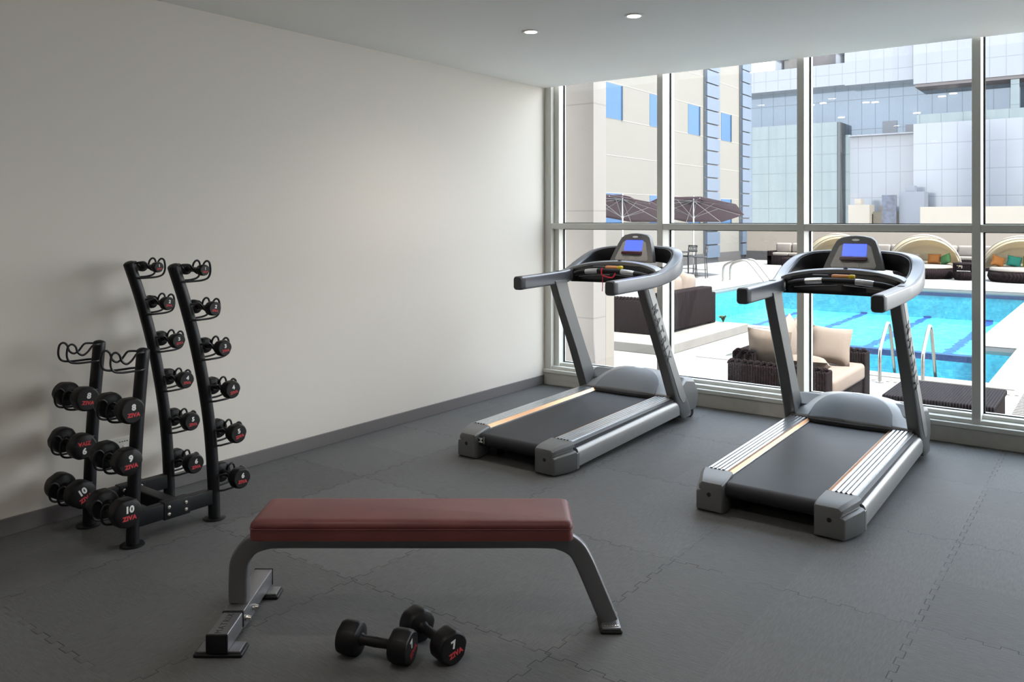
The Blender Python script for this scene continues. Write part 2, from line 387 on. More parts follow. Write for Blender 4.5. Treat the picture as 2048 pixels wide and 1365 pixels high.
def rrect(w, h, r, n=4):
    r = min(r, w/2-1e-5, h/2-1e-5); o = []
    for cx, cy, a0 in ((w/2-r, h/2-r, 0), (-w/2+r, h/2-r, 90), (-w/2+r, -h/2+r, 180), (w/2-r, -h/2+r, 270)):
        for k in range(n+1):
            a = math.radians(a0+90*k/n); o.append((cx+r*math.cos(a), cy+r*math.sin(a)))
    return o

class MB:
    def __init__(s): s.bm = bmesh.new()
    def _mi(s, faces, mi):
        for f in faces: f.material_index = mi
    def ring(s, pts): return [s.bm.verts.new(p) for p in pts]
    def bridge(s, a, b, mi=0, closed=True):
        n = len(a)
        for i in range(n if closed else n-1):
            j = (i+1) % n
            try: s.bm.faces.new((a[i], a[j], b[j], b[i])).material_index = mi
            except ValueError: pass
    def cap(s, r, mi=0, flip=False):
        try: s.bm.faces.new(list(reversed(r)) if flip else r).material_index = mi
        except ValueError: pass
    def loft(s, rings, mi=0, caps=True):
        R = [s.ring(r) for r in rings]
        for a, b in zip(R, R[1:]): s.bridge(a, b, mi)
        if caps: s.cap(R[0], mi, True); s.cap(R[-1], mi)
        return s
    def box(s, x0, x1, y0, y1, z0, z1, mi=0):
        return s.loft([[(x0, y0, z0), (x1, y0, z0), (x1, y1, z0), (x0, y1, z0)], [(x0, y0, z1), (x1, y0, z1), (x1, y1, z1), (x0, y1, z1)]], mi)
    def rbox(s, x0, x1, y0, y1, z0, z1, r=0.01, mi=0, n=3):
        """box with every edge rounded"""
        w, d, h = x1-x0, y1-y0, z1-z0; r = min(r, w/2.01, d/2.01, h/2.01)
        cx, cy = (x0+x1)/2, (y0+y1)/2; rings = []
        prof = [(r*(1-math.sin(a)), r*(1-math.cos(a))) for a in [PI/2*k/n for k in range(n+1)]]
        for ins, dz in prof: rings.append((ins, z0+dz))
        for ins, dz in reversed(prof): rings.append((ins, z1-dz))
        return s.loft([[(cx+a, cy+b, z) for a, b in rrect(w-2*i, d-2*i, max(r-i, 0.0006), n)] for i, z in rings], mi)
    def prism(s, poly, axis, a, b, mi=0):
        """poly in the two other axes, extruded along axis from a to b"""
        def pt(p, t):
            return {'x': (t, p[0], p[1]), 'y': (p[0], t, p[1]), 'z': (p[0], p[1], t)}[axis]
        return s.loft([[pt(p, a) for p in poly], [pt(p, b) for p in poly]], mi)
    def sweep(s, pts, prof, mi=0, up=(0, 0, 1), scales=None, closed=False, caps=True):
        P = [V(p) for p in pts]; up = V(up); rings = []
        n = len(P)
        for i, p in enumerate(P):
            t = (P[(i+1) % n]-P[i-1]) if closed else (P[min(i+1, n-1)]-P[max(i-1, 0)])
            t.normalize(); sd = t.cross(up)
            if sd.length < 1e-4: sd = t.cross(V((0, 1, 0.01)))
            sd.normalize(); uv = sd.cross(t)
            k = scales[i] if scales else (1, 1)
            pr = prof(i/(n-1)) if callable(prof) else prof
            rings.append([p+sd*(a*k[0])+uv*(b*k[1]) for a, b in pr])
        R = [s.ring(r) for r in rings]
        for a, b in zip(R, R[1:]): s.bridge(a, b, mi)
        if closed: s.bridge(R[-1], R[0], mi)
        elif caps: s.cap(R[0], mi, True); s.cap(R[-1], mi)
        return s
    def tube(s, pts, r, n=10, mi=0, closed=False):
        """tube with parallel-transported rings"""
        P = [V(p) for p in pts]; m = len(P); rings = []; prev = None
        for i, p in enumerate(P):
            t = (P[(i+1) % m]-P[i-1]) if closed else (P[min(i+1, m-1)]-P[max(i-1, 0)])
            t.normalize()
            if prev is None:
                a = V((0, 0, 1)) if abs(t.z) < 0.9 else V((1, 0, 0)); u = t.cross(a).normalized()
            else: u = (prev-t*prev.dot(t)).normalized()
            prev = u; w = t.cross(u); rr = r(i/(m-1)) if callable(r) else r
            rings.append([p+u*(rr*math.cos(2*PI*k/n))+w*(rr*math.sin(2*PI*k/n)) for k in range(n)])
        R = [s.ring(q) for q in rings]
        for a, b in zip(R, R[1:]): s.bridge(a, b, mi)
        if closed: s.bridge(R[-1], R[0], mi)
        else: s.cap(R[0], mi, True); s.cap(R[-1], mi)
        return s
    def lathe(s, prof, n=32, mi=0, axis='z', c=(0, 0, 0), shape=None):
        """prof: list of (radius, height)"""
        rings = []
        for r, h in prof:
            r = max(r, 1e-4); rg = []
            for k in range(n):
                a = 2*PI*k/n; q = shape(a) if shape else 1.0
                u, w = r*q*math.cos(a), r*q*math.sin(a)
                rg.append({'z': (c[0]+u, c[1]+w, c[2]+h), 'x': (c[0]+h, c[1]+u, c[2]+w), 'y': (c[0]+w, c[1]+h, c[2]+u)}[axis])
            rings.append(rg)
        return s.loft(rings, mi)
    def grid(s, fn, nu, nv, mi=0):
        g = [[s.bm.verts.new(fn(i/nu, j/nv)) for j in range(nv+1)] for i in range(nu+1)]
        for i in range(nu):
            for j in range(nv):
                try: s.bm.faces.new((g[i][j], g[i+1][j], g[i+1][j+1], g[i][j+1])).material_index = mi
                except ValueError: pass
        return s
    def text(s, body, size, mat4, mi, ex=0.0004, off=0.0, shear=0.0, sp=1.0):
        cu = bpy.data.curves.new('lettering', 'FONT'); cu.body = body; cu.size = size; cu.extrude = ex; cu.offset = off
        cu.align_x = 'CENTER'; cu.align_y = 'CENTER'; cu.shear = shear; cu.space_character = sp; cu.resolution_u = 3
        o = bpy.data.objects.new('lettering', cu); COL.objects.link(o)
        dg = bpy.context.evaluated_depsgraph_get(); me = bpy.data.meshes.new_from_object(o.evaluated_get(dg))
        bpy.data.objects.remove(o); bpy.data.curves.remove(cu)
        k = len(s.bm.faces); me.transform(mat4); s.bm.from_mesh(me); s.bm.faces.ensure_lookup_table()
        for f in s.bm.faces[k:]: f.material_index = mi
        bpy.data.meshes.remove(me); return s
    def build(s, name, mat, parent=None, loc=None, bevel=0, seg=2, ang=38, solid=0, sub=0):
        bmesh.ops.recalc_face_normals(s.bm, faces=s.bm.faces)
        me = bpy.data.meshes.new(name); s.bm.to_mesh(me); s.bm.free()
        for m in (mat if isinstance(mat, (list, tuple)) else [mat]): me.materials.append(m)
        for p in me.polygons: p.use_smooth = True
        me.set_sharp_from_angle(angle=math.radians(ang))
        o = bpy.data.objects.new(name, me); COL.objects.link(o)
        if parent: o.parent = parent
        if loc: o.location = loc
        if solid:
            md = o.modifiers.new('thickness', 'SOLIDIFY'); md.thickness = solid; md.offset = 0
        if sub:
            md = o.modifiers.new('subdiv', 'SUBSURF'); md.levels = sub; md.render_levels = sub
        if bevel:
            md = o.modifiers.new('bevel', 'BEVEL'); md.width = bevel; md.segments = seg; md.limit_method = 'ANGLE'; md.angle_limit = math.radians(35); md.harden_normals = True
        return o

def thing(name, label, cat, loc=(0, 0, 0), rotz=0, group=None):
    o = bpy.data.objects.new(name, None); COL.objects.link(o); o.empty_display_size = 0.1
    o.location = loc; o.rotation_euler = (0, 0, rotz); return tag(o, label, cat, group)
def tag(o, label=None, cat=None, group=None, kind=None):
    for k, v in (('label', label), ('category', cat), ('group', group), ('kind', kind)):
        if v: o[k] = v
    return o
def struct(o): o['kind'] = 'structure'; return o
def dup(root, loc=None, rot=None, label=None, group=None):
    r = root.copy(); COL.objects.link(r)
    if loc is not None: r.location = loc
    if rot is not None: r.rotation_euler = rot
    if label: r['label'] = label
    if group: r['group'] = group
    for ch in list(root.children):
        c = ch.copy(); COL.objects.link(c); c.parent = r
        for g in list(ch.children):
            d = g.copy(); COL.objects.link(d); d.parent = c
    return r

# ------------------------------------------------------------------ the room
XL, YW, ZC = -4.537, 6.60, 2.885
XR, YB = 5.6, -3.2
struct(MB().box(XL-0.25, XR+0.2, YB-0.2, YW+0.02, -0.15, 0.0).build('floor', M['floor']))
struct(MB().box(XL-0.25, XL, YB-0.2, YW+0.03, 0.0, 3.3).build('wall_left', M['wall']))
struct(MB().box(XR, XR+0.2, YB-0.2, YW+0.03, 0.0, 3.3).build('wall_right', M['dark_wall']))
struct(MB().box(XL, XR, YB-0.2, YB, 0.0, 3.3).build('wall_back', M['dark_wall']))
struct(MB().box(XL, XR, YB, YW-0.005, ZC, 3.3).build('ceiling', M['ceiling']))
struct(MB().box(XL, XL+0.012, YB, YW, 0.0, 0.09).build('baseboard_left', M['skirting'], bevel=0.003))
struct(MB().box(XL+0.02, XR, YB, YB+0.012, 0.0, 0.09).build('baseboard_back', M['skirting'], bevel=0.003))
# overhanging slab above the glazing
struct(MB().box(XL-3.0, XR+0.2, YB-0.2, 6.95, 3.3, 3.75).build('trim_1', M['concrete']))

# window wall: curb, sill, mullions, transom, panes
YF, YG = 6.62, 6.775
struct(MB().box(XL, XR, YW, 7.0, 0.0, 0.115).build('trim_2', M['curb'], bevel=0.004))
wf = MB()
wf.box(XL, XR, YF-0.03, YG+0.05, 0.115, 0.150)
struct(wf.build('trim_3', M['frame'], bevel=0.006))
MX = [-3.327, -2.094, -0.864, 0.366, 1.6, 2.83, 4.06]
MWID = 0.056
edges = [XL+0.0]+MX+[XR-MWID]
for i in range(len(edges)-1):
    a = edges[i]+MWID; b = edges[i+1]
    if i == 0: a = XL+MWID+0.02
    fr = MB()
    # left jamb / mullion
    fr.box(edges[i], a, YF, YG+0.08, 0.15, 3.3)
    # bottom rail, transom, glazing beads
    fr.box(a, b, YF+0.012, YG+0.06, 0.15, 0.178)
    fr.box(a, b, YF+0.085, YG+0.06, 0.178, 0.205)
    fr.box(a, b, YF+0.004, YG+0.06, 1.512, 1.566)
    if i == 0: fr.box(a, XL+0.128, YF+0.06, YG+0.03, 0.15, 3.3)
    w = struct(fr.build('window_%d' % (i+1), M['frame'], bevel=0.003))
    g0 = XL+0.128 if i == 0 else a
    gk = MB()
    for z0, z1 in ((0.205, 1.512), (1.566, 3.29)):
        gk.box(g0, g0+0.012, YG-0.012, YG-0.002, z0, z1); gk.box(b-0.008, b, YG-0.012, YG-0.002, z0, z1)
        gk.box(g0, b, YG-0.012, YG-0.002, z0, z0+0.007); gk.box(g0, b, YG-0.012, YG-0.002, z1-0.007, z1)
    gk.build('gasket', M['gasket'], w)
    for z0, z1 in ((0.205, 1.512), (1.566, 3.29)):
        MB().box(g0, b, YG, YG+0.008, z0, z1).build('pane', M['glass'], w)

# downlights
def downlight(name, label, x, y, power=14):
    t = thing(name, label, 'ceiling light', (x, y, ZC), 0, 'recessed ceiling downlights')
    MB().lathe([(0.040, 0.000), (0.058, 0.000), (0.060, -0.004), (0.056, -0.008), (0.043, -0.006), (0.040, 0.0)], 40).build('trim_ring', M['outlet'], t)
    MB().lathe([(0.0, -0.002), (0.042, -0.002), (0.042, -0.005), (0.0, -0.006)], 32).build('lamp_lens', M['lamp'], t)
    l = bpy.data.lights.new('downlight_beam', 'SPOT'); l.energy = power; l.spot_size = math.radians(150); l.spot_blend = 1.0; l.shadow_soft_size = 0.04; l.color = (1.0, 0.90, 0.80)
    o = bpy.data.objects.new('downlight_beam', l); COL.objects.link(o); o.parent = t; o.location = (0, 0, -0.03)
downlight('ceiling_downlight', 'small round recessed downlight, the farther one above the left treadmill', -3.239, 4.562)
downlight('ceiling_downlight', 'small round recessed downlight, the nearer one towards the right treadmill', -2.466, 4.592)

for x, y in ((-2.47, 1.5), (-0.6, 1.5), (-2.47, -1.2), (-0.6, -1.2), (1.6, 1.5), (1.6, -1.2)):  # unseen lamps added as warm fill for the near end of the room
    downlight('ceiling_downlight', 'unseen round downlight added as fill nearer the camera, beyond the top of the picture', x, y, 13)

# wall socket behind the rack
t = thing('wall_socket', 'white double wall socket plate low on the wall behind the dumbbell rack', 'socket', (XL, 2.39, 0.33))
MB().rbox(0.0, 0.010, -0.073, 0.073, -0.043, 0.043, 0.004).build('socket_plate', M['outlet'], t)
mk = MB()
for k in range(4): mk.box(0.0095, 0.0106, -0.012+k*0.014, -0.003+k*0.014, 0.016, 0.021)
mk.build('switch_marking', M['dark_print'], t)
mk = MB().rbox(0.009, 0.014, 0.010, 0.026, -0.022, -0.004, 0.002); mk.build('rocker', M['outlet'], t)

# ------------------------------------------------------------------ dumbbells
def flat_shape(a):
    # round head with three rolled flats
    q = 1.0
    for k in range(3):
        d = a-(PI/2+2*PI*k/3); c = math.cos(d)
        if c > 0.5: q = min(q, 0.935/c)
    return q
DBM = [M['rubber'], M['white_print'], M['red_print']]
_db = {}
def make_dumbbell(kg, R, HL, GL):
    """axis along local X, origin at the grip centre"""
    t = thing('dumbbell', '', 'dumbbell')
    h = MB()
    x0 = GL/2
    h.lathe([(0.30*R, x0-0.004), (0.72*R, x0-0.002), (0.90*R, x0+0.003), (0.97*R, x0+0.010), (R, x0+0.020), (R, x0+HL-0.020), (0.975*R, x0+HL-0.010), (0.92*R, x0+HL-0.003), (0.84*R, x0+HL), (0.4*R, x0+HL), (0.0, x0+HL)], 48, 0, 'x', shape=flat_shape)
    base = Matrix.Translation((x0+HL+0.0003, 0, 0)) @ Matrix(((0, 0, 1, 0), (1, 0, 0, 0), (0, 1, 0, 0), (0, 0, 0, 1)))
    h.text(str(kg), R*0.62, base @ Matrix.Translation((R*0.05, R*0.26, 0)), 1, 0.0003, R*0.030)
    h.text('ZIVA', R*0.40, base @ Matrix.Translation((R*0.05, -R*0.30, 0)), 2, 0.0003, R*0.022, 0.0, 1.12)
    a = h.build('head', DBM, t, ang=30)
    b = a.copy(); COL.objects.link(b); b.parent = t; b.rotation_euler = (0, 0, PI)
    g = MB(); gr = max(0.0125, 0.28*R)
    g.lathe([(gr*1.5, -GL/2-0.002), (gr*1.12, -GL/2+0.012), (gr, -GL/2+0.02), (gr*1.08, 0), (gr, GL/2-0.02), (gr*1.12, GL/2-0.012), (gr*1.5, GL/2+0.002)], 24, 0, 'x')
    g.build('grip', M['rubber'], t)
    return t
SIZE = {1: (0.0300, 0.046, 0.112), 2: (0.038, 0.050, 0.112), 3: (0.043, 0.054, 0.113), 4: (0.048, 0.058, 0.114), 5: (0.052, 0.060, 0.114), 6: (0.056, 0.062, 0.116),
        7: (0.062, 0.078, 0.128), 8: (0.063, 0.074, 0.120), 9: (0.066, 0.078, 0.122), 10: (0.070, 0.082, 0.124)}
def dumbbell(kg, loc, rotz=0.0, roll=0.0, label='', group='dumbbells'):
    if kg not in _db:
        t = make_dumbbell(kg, *SIZE[kg]); _db[kg] = t
    else: t = dup(_db[kg])
    t.location = loc; t.rotation_euler = (roll, 0, rotz); t['label'] = label; t['group'] = group
    return t

# ------------------------------------------------------------------ dumbbell rack
rack = thing('dumbbell_rack', 'black steel two-sided dumbbell rack with curved posts beside the wall', 'dumbbell rack', (-4.125, 2.34, 0))
RX, RY = 4.125, -2.34
def rl(x, y, z): return (x+RX, y+RY, z)
PR = 0.031
xa, xb = -4.340, -3.905
posts = []
for x in (xa, xb):
    tall = catmull([rl(x, 2.572, 0.01), rl(x, 2.562, 0.26), rl(x, 2.541, 0.51), rl(x, 2.503, 0.75), rl(x, 2.455, 0.97), rl(x, 2.395, 1.185), rl(x, 2.336, 1.36)], 5)
    short = catmull([rl(x, 2.119, 0.01), rl(x, 2.128, 0.34), rl(x, 2.147, 0.64), rl(x, 2.174, 0.95)], 5)
    for path in (tall, short):
        # domed top
        e = path[-1]; d = (path[-1]-path[-2]).normalized()
        pts = path+[e+d*0.006, e+d*0.012, e+d*0.015]
        n = len(pts)
        p = MB()
        rad = [PR]*len(path)+[PR*0.92, PR*0.62, PR*0.2]
        p.tube(pts, lambda f, rad=rad, n=n: rad[min(int(round(f*(n-1))), n-1)], 24)
        o = p.build('post', M['black_paint'], rack)
        fp = MB(); c = path[0]
        fp.lathe([(0.0, 0.0), (0.055, 0.0), (0.058, 0.002), (0.058, 0.005), (0.054, 0.008), (0.0, 0.008)], 36, c=(c.x, c.y, 0))
        fp.build('foot_disc', M['black_paint'], rack)
    # long side beam in three lengths with a bolted sleeve
    MB().rbox(x+RX-0.022, x+RX+0.022, 2.135+RY, 2.56+RY, 0.085, 0.165, 0.006).build('side_beam', M['black_paint'], rack)
    sl = MB().rbox(x+RX-0.026, x+RX+0.026, 2.27+RY, 2.415+RY, 0.080, 0.170, 0.004).build('beam_sleeve', M['black_paint'], rack)
    for yy in (2.295, 2.39):
        for zz in (0.107, 0.143):
            MB().lathe([(0.0, 0.009), (0.005, 0.009), (0.0095, 0.005), (0.0105, 0.0), (0.0, 0.0)], 16, 0, 'x', (x+RX+0.026, yy+RY, zz)).build('bolt', M['chrome'], sl)
MB().rbox(xa+RX+0.02, xb+RX-0.02, 2.31+RY, 2.375+RY, 0.09, 0.16, 0.008).build('cross_beam', M['black_paint'], rack)

def hook_pair(x, y, z, sgn, s, n):
    """two bent wires leaving a post towards sgn*Y; s = cradle size"""
    r = 0.0055
    w = 0.046
    for k, sx in enumerate((-1, 1)):
        X = x+RX+sx*w
        def q(a, b): return (X, y+RY+sgn*a, z+b)
        xi = x+RX+sx*PR*0.8
        pts = [(xi, y+RY, z+0.030), (X, y+RY+sgn*0.030, z+0.033), q(0.050*s, 0.030), q(0.075*s, 0.000), q(0.098*s, -0.012), q(0.120*s, 0.004), q(0.131*s, 0.036), q(0.149*s, 0.050), q(0.167*s, 0.038), q(0.172*s, -0.006), q(0.158*s, -0.038), q(0.120*s, -0.050), q(0.06*s, -0.052), (X, y+RY+sgn*0.030, z-0.052), (xi, y+RY, z-0.052)]
        MB().tube(catmull(pts, 5), r, 8).build('hook_wire', M['black_paint'], rack)

def post_y(path_pts, z):
    for (y0, z0), (y1, z1) in zip(path_pts, path_pts[1:]):
        if z0 <= z <= z1: return y0+(y1-y0)*(z-z0)/(z1-z0)
    return path_pts[-1][0]
TALL = [(2.572, 0.0), (2.562, 0.26), (2.541, 0.51), (2.503, 0.75), (2.455, 0.97), (2.395, 1.185), (2.336, 1.40)]
SHORT = [(2.119, 0.0), (2.128, 0.34), (2.147, 0.64), (2.174, 1.0)]
ZT = [1.334, 1.131, 0.917, 0.690, 0.449, 0.205]
SIDE = {xa: ('wall-side', 'behind'), xb: ('room-side', 'in front')}
for x in (xa, xb):
    nm = 'by the wall' if x == xa else 'away from the wall'
    for i, z in enumerate(ZT):
        y = post_y(TALL, z); kg = i+1; R = SIZE[kg][0]
        s = 0.95
        hook_pair(x, y, z, 1, s, i)
        dumbbell(kg, (x+0.005, y+0.099*s, z-0.012+0.0055+max(0.0125, 0.28*R)), 0.0, math.radians([0, -12, 4, 8, 10, -4][i] if x == xb else [4, -8, 6, -5, 0, 0][i]),
                 'black dumbbell with white %d on the tall rack post %s' % (kg, nm), 'light dumbbells on the tall posts')
    for i, z in enumerate([0.925, 0.690, 0.450, 0.210]):
        y = post_y(SHORT, z)
        hook_pair(x, y, z-0.01, -1, 1.06, i)
        if i == 0: continue
        kg = 7+i; R = SIZE[kg][0]
        roll = {(xb, 1): 0, (xb, 2): 3, (xb, 3): 0, (xa, 1): -8, (xa, 2): 180, (xa, 3): 28}[(x, i)]
        txt = 'white %d' % kg
        lab = 'black dumbbell with %s on the short rack post %s' % (txt, nm)
        if (x, i) == (xa, 2): lab = 'black dumbbell turned upside down, reading 6, on the short rack post by the wall'
        dumbbell(kg, (x+0.005, y-0.098*1.06, z-0.022+0.0055+0.28*R), 0.0, math.radians(roll), lab, 'heavy dumbbells on the short posts')

dumbbell(7, (-2.185, 2.105, 0.0585), math.radians(19), math.radians(24), 'black dumbbell with white 7 on the floor, nearer the bench foot', 'dumbbells on the floor')
dumbbell(7, (-2.062, 2.270, 0.0585), math.radians(-14), math.radians(16), 'black dumbbell with white 7 on the floor, resting crosswise behind the other', 'dumbbells on the floor')

# ------------------------------------------------------------------ flat bench
s_, c_ = math.sin(YAW), math.cos(YAW)
BD = 3.235
def bench():
    # local x = along the bench, local y = away from the camera, origin under the middle
    lat0 = -0.34
    loc = (-s_*BD+c_*lat0, c_*BD+s_*lat0, 0)
    t = thing('weight_bench', 'flat workout bench with maroon vinyl pad and silver bent frame', 'bench', loc, YAW)
    # pad
    p = MB(); x0, x1, y0, y1 = -0.655, 0.572, -0.142, 0.142
    cx, cy, w, d = (x0+x1)/2, 0, x1-x0, y1-y0
    rings = []
    for ins, z, r in ((0.006, 0.384, 0.02), (0.0, 0.388, 0.026), (0.0, 0.428, 0.028), (0.002, 0.431, 0.028), (0.0, 0.434, 0.028), (0.002, 0.446, 0.026), (0.008, 0.454, 0.024), (0.018, 0.459, 0.020), (0.032, 0.4615, 0.016)):
        rings.append([(cx+a, cy+b, z) for a, b in rrect(w-2*ins, d-2*ins, r, 6)])
    p.loft(rings)
    pad = p.build('pad', M['vinyl'], t, ang=50)
    MB().sweep([(cx+a, cy+b, 0.431) for a, b in rrect(w+0.001, d+0.001, 0.028, 6)], [(0.0025*math.cos(q), 0.0025*math.sin(q)) for q in [k*PI/3 for k in range(6)]], closed=True).build('seam_piping', M['vinyl'], pad)
    # bent frame tube
    pr = rrect(0.048, 0.074, 0.010, 3)
    pts = catmull([(-0.735, 0, 0.10), (-0.735, 0, 0.20), (-0.728, 0, 0.262), (-0.690, 0, 0.316), (-0.630, 0, 0.341), (-0.56, 0, 0.347), (-0.3, 0, 0.347), (0.2, 0, 0.347), (0.47, 0, 0.347), (0.535, 0, 0.338), (0.590, 0, 0.308), (0.622, 0, 0.258), (0.660, 0, 0.17), (0.722, 0, 0.022)], 6)
    MB().sweep(pts, pr, up=(0, 1, 0), scales=None).build('frame_tube', M['frame_steel'], t, ang=50) if False else None
    f = MB(); rings = []
    for i, q in enumerate(pts):
        tg = (pts[min(i+1, len(pts)-1)]-pts[max(i-1, 0)]).normalized(); nn = V((-tg.z, 0, tg.x))
        rings.append([q+nn*b+V((0, a, 0)) for a, b in pr])
    f.loft(rings); fr = f.build('frame_tube', M['frame_steel'], t, ang=50)
    # foot beam
    bm = MB().rbox(-0.772, -0.697, -0.245, 0.315, 0.022, 0.088, 0.004)
    ft = bm.build('foot_beam', M['frame_steel'], t)
    MB().rbox(-0.7745, -0.6945, -0.253, -0.243, 0.020, 0.090, 0.004).build('end_cap', M['black_plastic'], ft)
    MB().rbox(-0.7745, -0.6945, 0.313, 0.320, 0.020, 0.090, 0.004).build('end_cap', M['black_plastic'], ft)
    MB().rbox(-0.7755, -0.6935, -0.078, -0.066, 0.030, 0.0915, 0.003).build('joint_band', M['black_plastic'], ft)
    MB().rbox(-0.774, -0.695, -0.070, 0.070, 0.018, 0.0905, 0.003).build('sleeve', M['frame_steel'], ft)
    tx = MB().text('MATRIX', 0.036, Matrix.Translation((-0.735, -0.163, 0.0885)) @ Matrix.Rotation(math.radians(90), 4, 'Z'), 0, 0.0003, 0.0, 0, 1.25)
    tx.build('lettering', M['dark_print'], ft)
    for y in (-0.045, 0.045):
        MB().lathe([(0.0, 0.022), (0.007, 0.022), (0.009, 0.014), (0.011, 0.010), (0.011, 0.0), (0.0, 0.0)], 12, 0, 'x', (-0.695, y, 0.052)).build('bolt', M['chrome'], ft)
    for y0, y1 in ((-0.245, -0.155), (0.215, 0.305)):
        pl = MB().rbox(-0.825, -0.645, y0, y1, 0.0, 0.014, 0.006); pl = pl.build('foot_pad', M['black_plastic'], t)
        MB().rbox(-0.815, -0.655, y0+0.009, y1-0.009, 0.0135, 0.022, 0.002).build('foot_plate', M['frame_steel'], pl)
    # right foot
    pl = MB().rbox(0.682, 0.768, -0.075, 0.075, 0.0, 0.014, 0.008).build('foot_pad', M['black_plastic'], t)
    MB().rbox(0.689, 0.761, -0.068, 0.068, 0.0135, 0.023, 0.002).build('foot_plate', M['frame_steel'], pl)
    for k in range(6):
        MB().lathe([(0.0, 0.005), (0.0035, 0.004), (0.0045, 0.0), (0.0, 0.0)], 8, 0, 'z', (0.700+k*0.010, -0.052, 0.0225)).build('weld_bead', M['chrome'], pl)
    return t
bench()

# ------------------------------------------------------------------ treadmills
def treadmill(cx, y0, label, copper_w, logo):
    t = thing('treadmill', label, 'treadmill', (cx, y0, 0), 0, 'treadmills facing the window')
    inc = 0.028
    def dz(y): return inc*(y-0.2)/1.5
    # belt loop
    p = MB(); prof = []
    for k in range(13):
        a = math.radians(90+180*k/12); prof.append((0.075+0.042*math.cos(a), 0.125+0.042*math.sin(a)))
    prof += [(1.66, 0.110+dz(1.66)), (1.66, 0.167+dz(1.66))]
    p.prism(prof, 'x', -0.250, 0.250); p.build('running_belt', M['belt'], t, ang=30)
    # belt logo at the rear-left
    if logo:
     lg = MB(); a = math.radians(168)
     mt = Matrix.Translation((-0.222, 0.075-0.0430, 0.128)) @ Matrix.Rotation(math.radians(90), 4, 'X') @ Matrix.Rotation(math.radians(-90), 4, 'Z')
     lg.text('M', 0.046, mt, 0, 0.0004, 0.001); lg.box(-0.1935, -0.1905, 0.0325, 0.0335, 0.108, 0.152); lg.build('belt_logo', M['white_print'], t)
    # base frame under the deck
    MB().box(-0.30, 0.30, 0.14, 1.75, 0.075, 0.120).build('deck_board', M['charcoal'], t, bevel=0.004)
    for sx in (-1, 1):
        MB().lathe([(0.0, 0.0), (0.026, 0.0), (0.028, 0.008), (0.020, 0.012), (0.014, 0.10), (0.0, 0.10)], 16, c=(sx*0.20, 0.22, 0)).build('levelling_foot', M['black_plastic'], t)
    for sx in (-1, 1):
        X = lambda a: sx*a
        # foot rail with ridges
        r = MB(); prof = []
        n = 5; w0, w1 = 0.282, 0.402
        pts = [(0.252, 0.176)]
        for k in range(n):
            a = w0+(w1-w0)*k/n; b = w0+(w1-w0)*(k+1)/n
            pts += [(a, 0.180), (a+0.0015, 0.193), (b-0.007, 0.193), (b-0.0055, 0.180)]
        pts += [(0.404, 0.186), (0.408, 0.150), (0.252, 0.150)]
        rings = [[(X(a), y, z+dz(y)) for a, z in pts] for y in (0.175, 1.68)]
        r.loft(rings); rail = r.build('foot_rail', M['alu'], t, ang=25)
        cs = MB(); rings = [[(X(a), y, z+dz(y)) for a, z in ((0.2535, 0.1765), (0.2535+copper_w, 0.1925), (0.2535+copper_w+0.003, 0.176), (0.2535, 0.168))] for y in (0.18, 1.67)]
        cs.loft(rings); cs.build('copper_strip', M['copper'], rail)
        # dark groove and silver side skirt
        g = MB(); g.loft([[(X(a), y, z+dz(y)) for a, z in ((0.400, 0.060), (0.424, 0.060), (0.424, 0.172), (0.400, 0.182))] for y in (0.18, 1.72)]); g.build('side_channel', M['charcoal'], t)
        sk = MB(); sp = [(0.412, 0.024), (0.440, 0.030), (0.4465, 0.080), (0.4450, 0.118), (0.436, 0.138), (0.424, 0.146), (0.412, 0.146)]
        sk.loft([[(X(a), y, z+dz(y)*0.8+(0.02 if y > 1 else 0)) for a, z in sp] for y in (0.20, 1.74)])
        sk.build('side_skirt', M['silver'], t, ang=50)
        # rear end cap
        c = MB()
        rings = []
        outl = lambda ins, zt, zb: None
        sec = [(0.000, 0.247, 0.388, 0.014, 0.150), (0.005, 0.243, 0.393, 0.007, 0.162), (0.03, 0.239, 0.402, 0.005, 0.172), (0.08, 0.240, 0.420, 0.005, 0.181), (0.13, 0.245, 0.436, 0.008, 0.187), (0.175, 0.248, 0.446, 0.012, 0.192)]
        for y, xi, xo, zb, zt in sec:
            ch = 0.025 if y > 0.004 else 0.02
            rings.append([(X(xi), y, zb), (X(xo-0.008), y, zb), (X(xo), y, zb+0.012), (X(xo), y, zt*0.66), (X(xo-0.008), y, zt*0.70), (X(xo-0.024), y, zt*0.72), (X(xo-0.026), y, zt*0.80), (X(xo-0.014), y, zt*0.82), (X(xo-0.016), y, zt-ch*0.6), (X(xo-0.034), y, zt), (X(xi+0.008), y, zt), (X(xi), y, zt-0.008)])
        c.loft(rings); cap = c.build('end_cap', M['silver_dark'], t, bevel=0.002, ang=35)
        cs2 = MB(); cs2.box(min(X(0.413), X(0.447)), max(X(0.413), X(0.447)), 0.175, 0.212, 0.016, 0.120) ; cs2.build('cap_skirt', M['silver_dark'], cap, bevel=0.006)
        MB().lathe([(0.0, -0.002), (0.011, -0.002), (0.012, 0.0), (0.012, 0.004), (0.0, 0.004)], 18, 0, 'y', (X(0.318), 0.0005, 0.098)).build('bolt_hole', M['gasket'], cap)
        # rail end teeth
        for k in range(4):
            MB().box(min(X(0.300+k*0.024), X(0.312+k*0.024)), max(X(0.300+k*0.024), X(0.312+k*0.024)), 0.172, 0.180, 0.188, 0.1955).build('rail_slot', M['gasket'], cap)
        # upright
        u = MB()
        def q(y, z, xi, xo): return (X(xi), y, z), (X(xo), y, z)
        ring = lambda yr, yf, z, xi, xo: [(X(xi), yr, z), (X(xo-0.012), yr-0.004, z), (X(xo), yr+0.02, z), (X(xo), yf-0.03, z), (X(xo-0.02), yf, z), (X(xi), yf, z)]
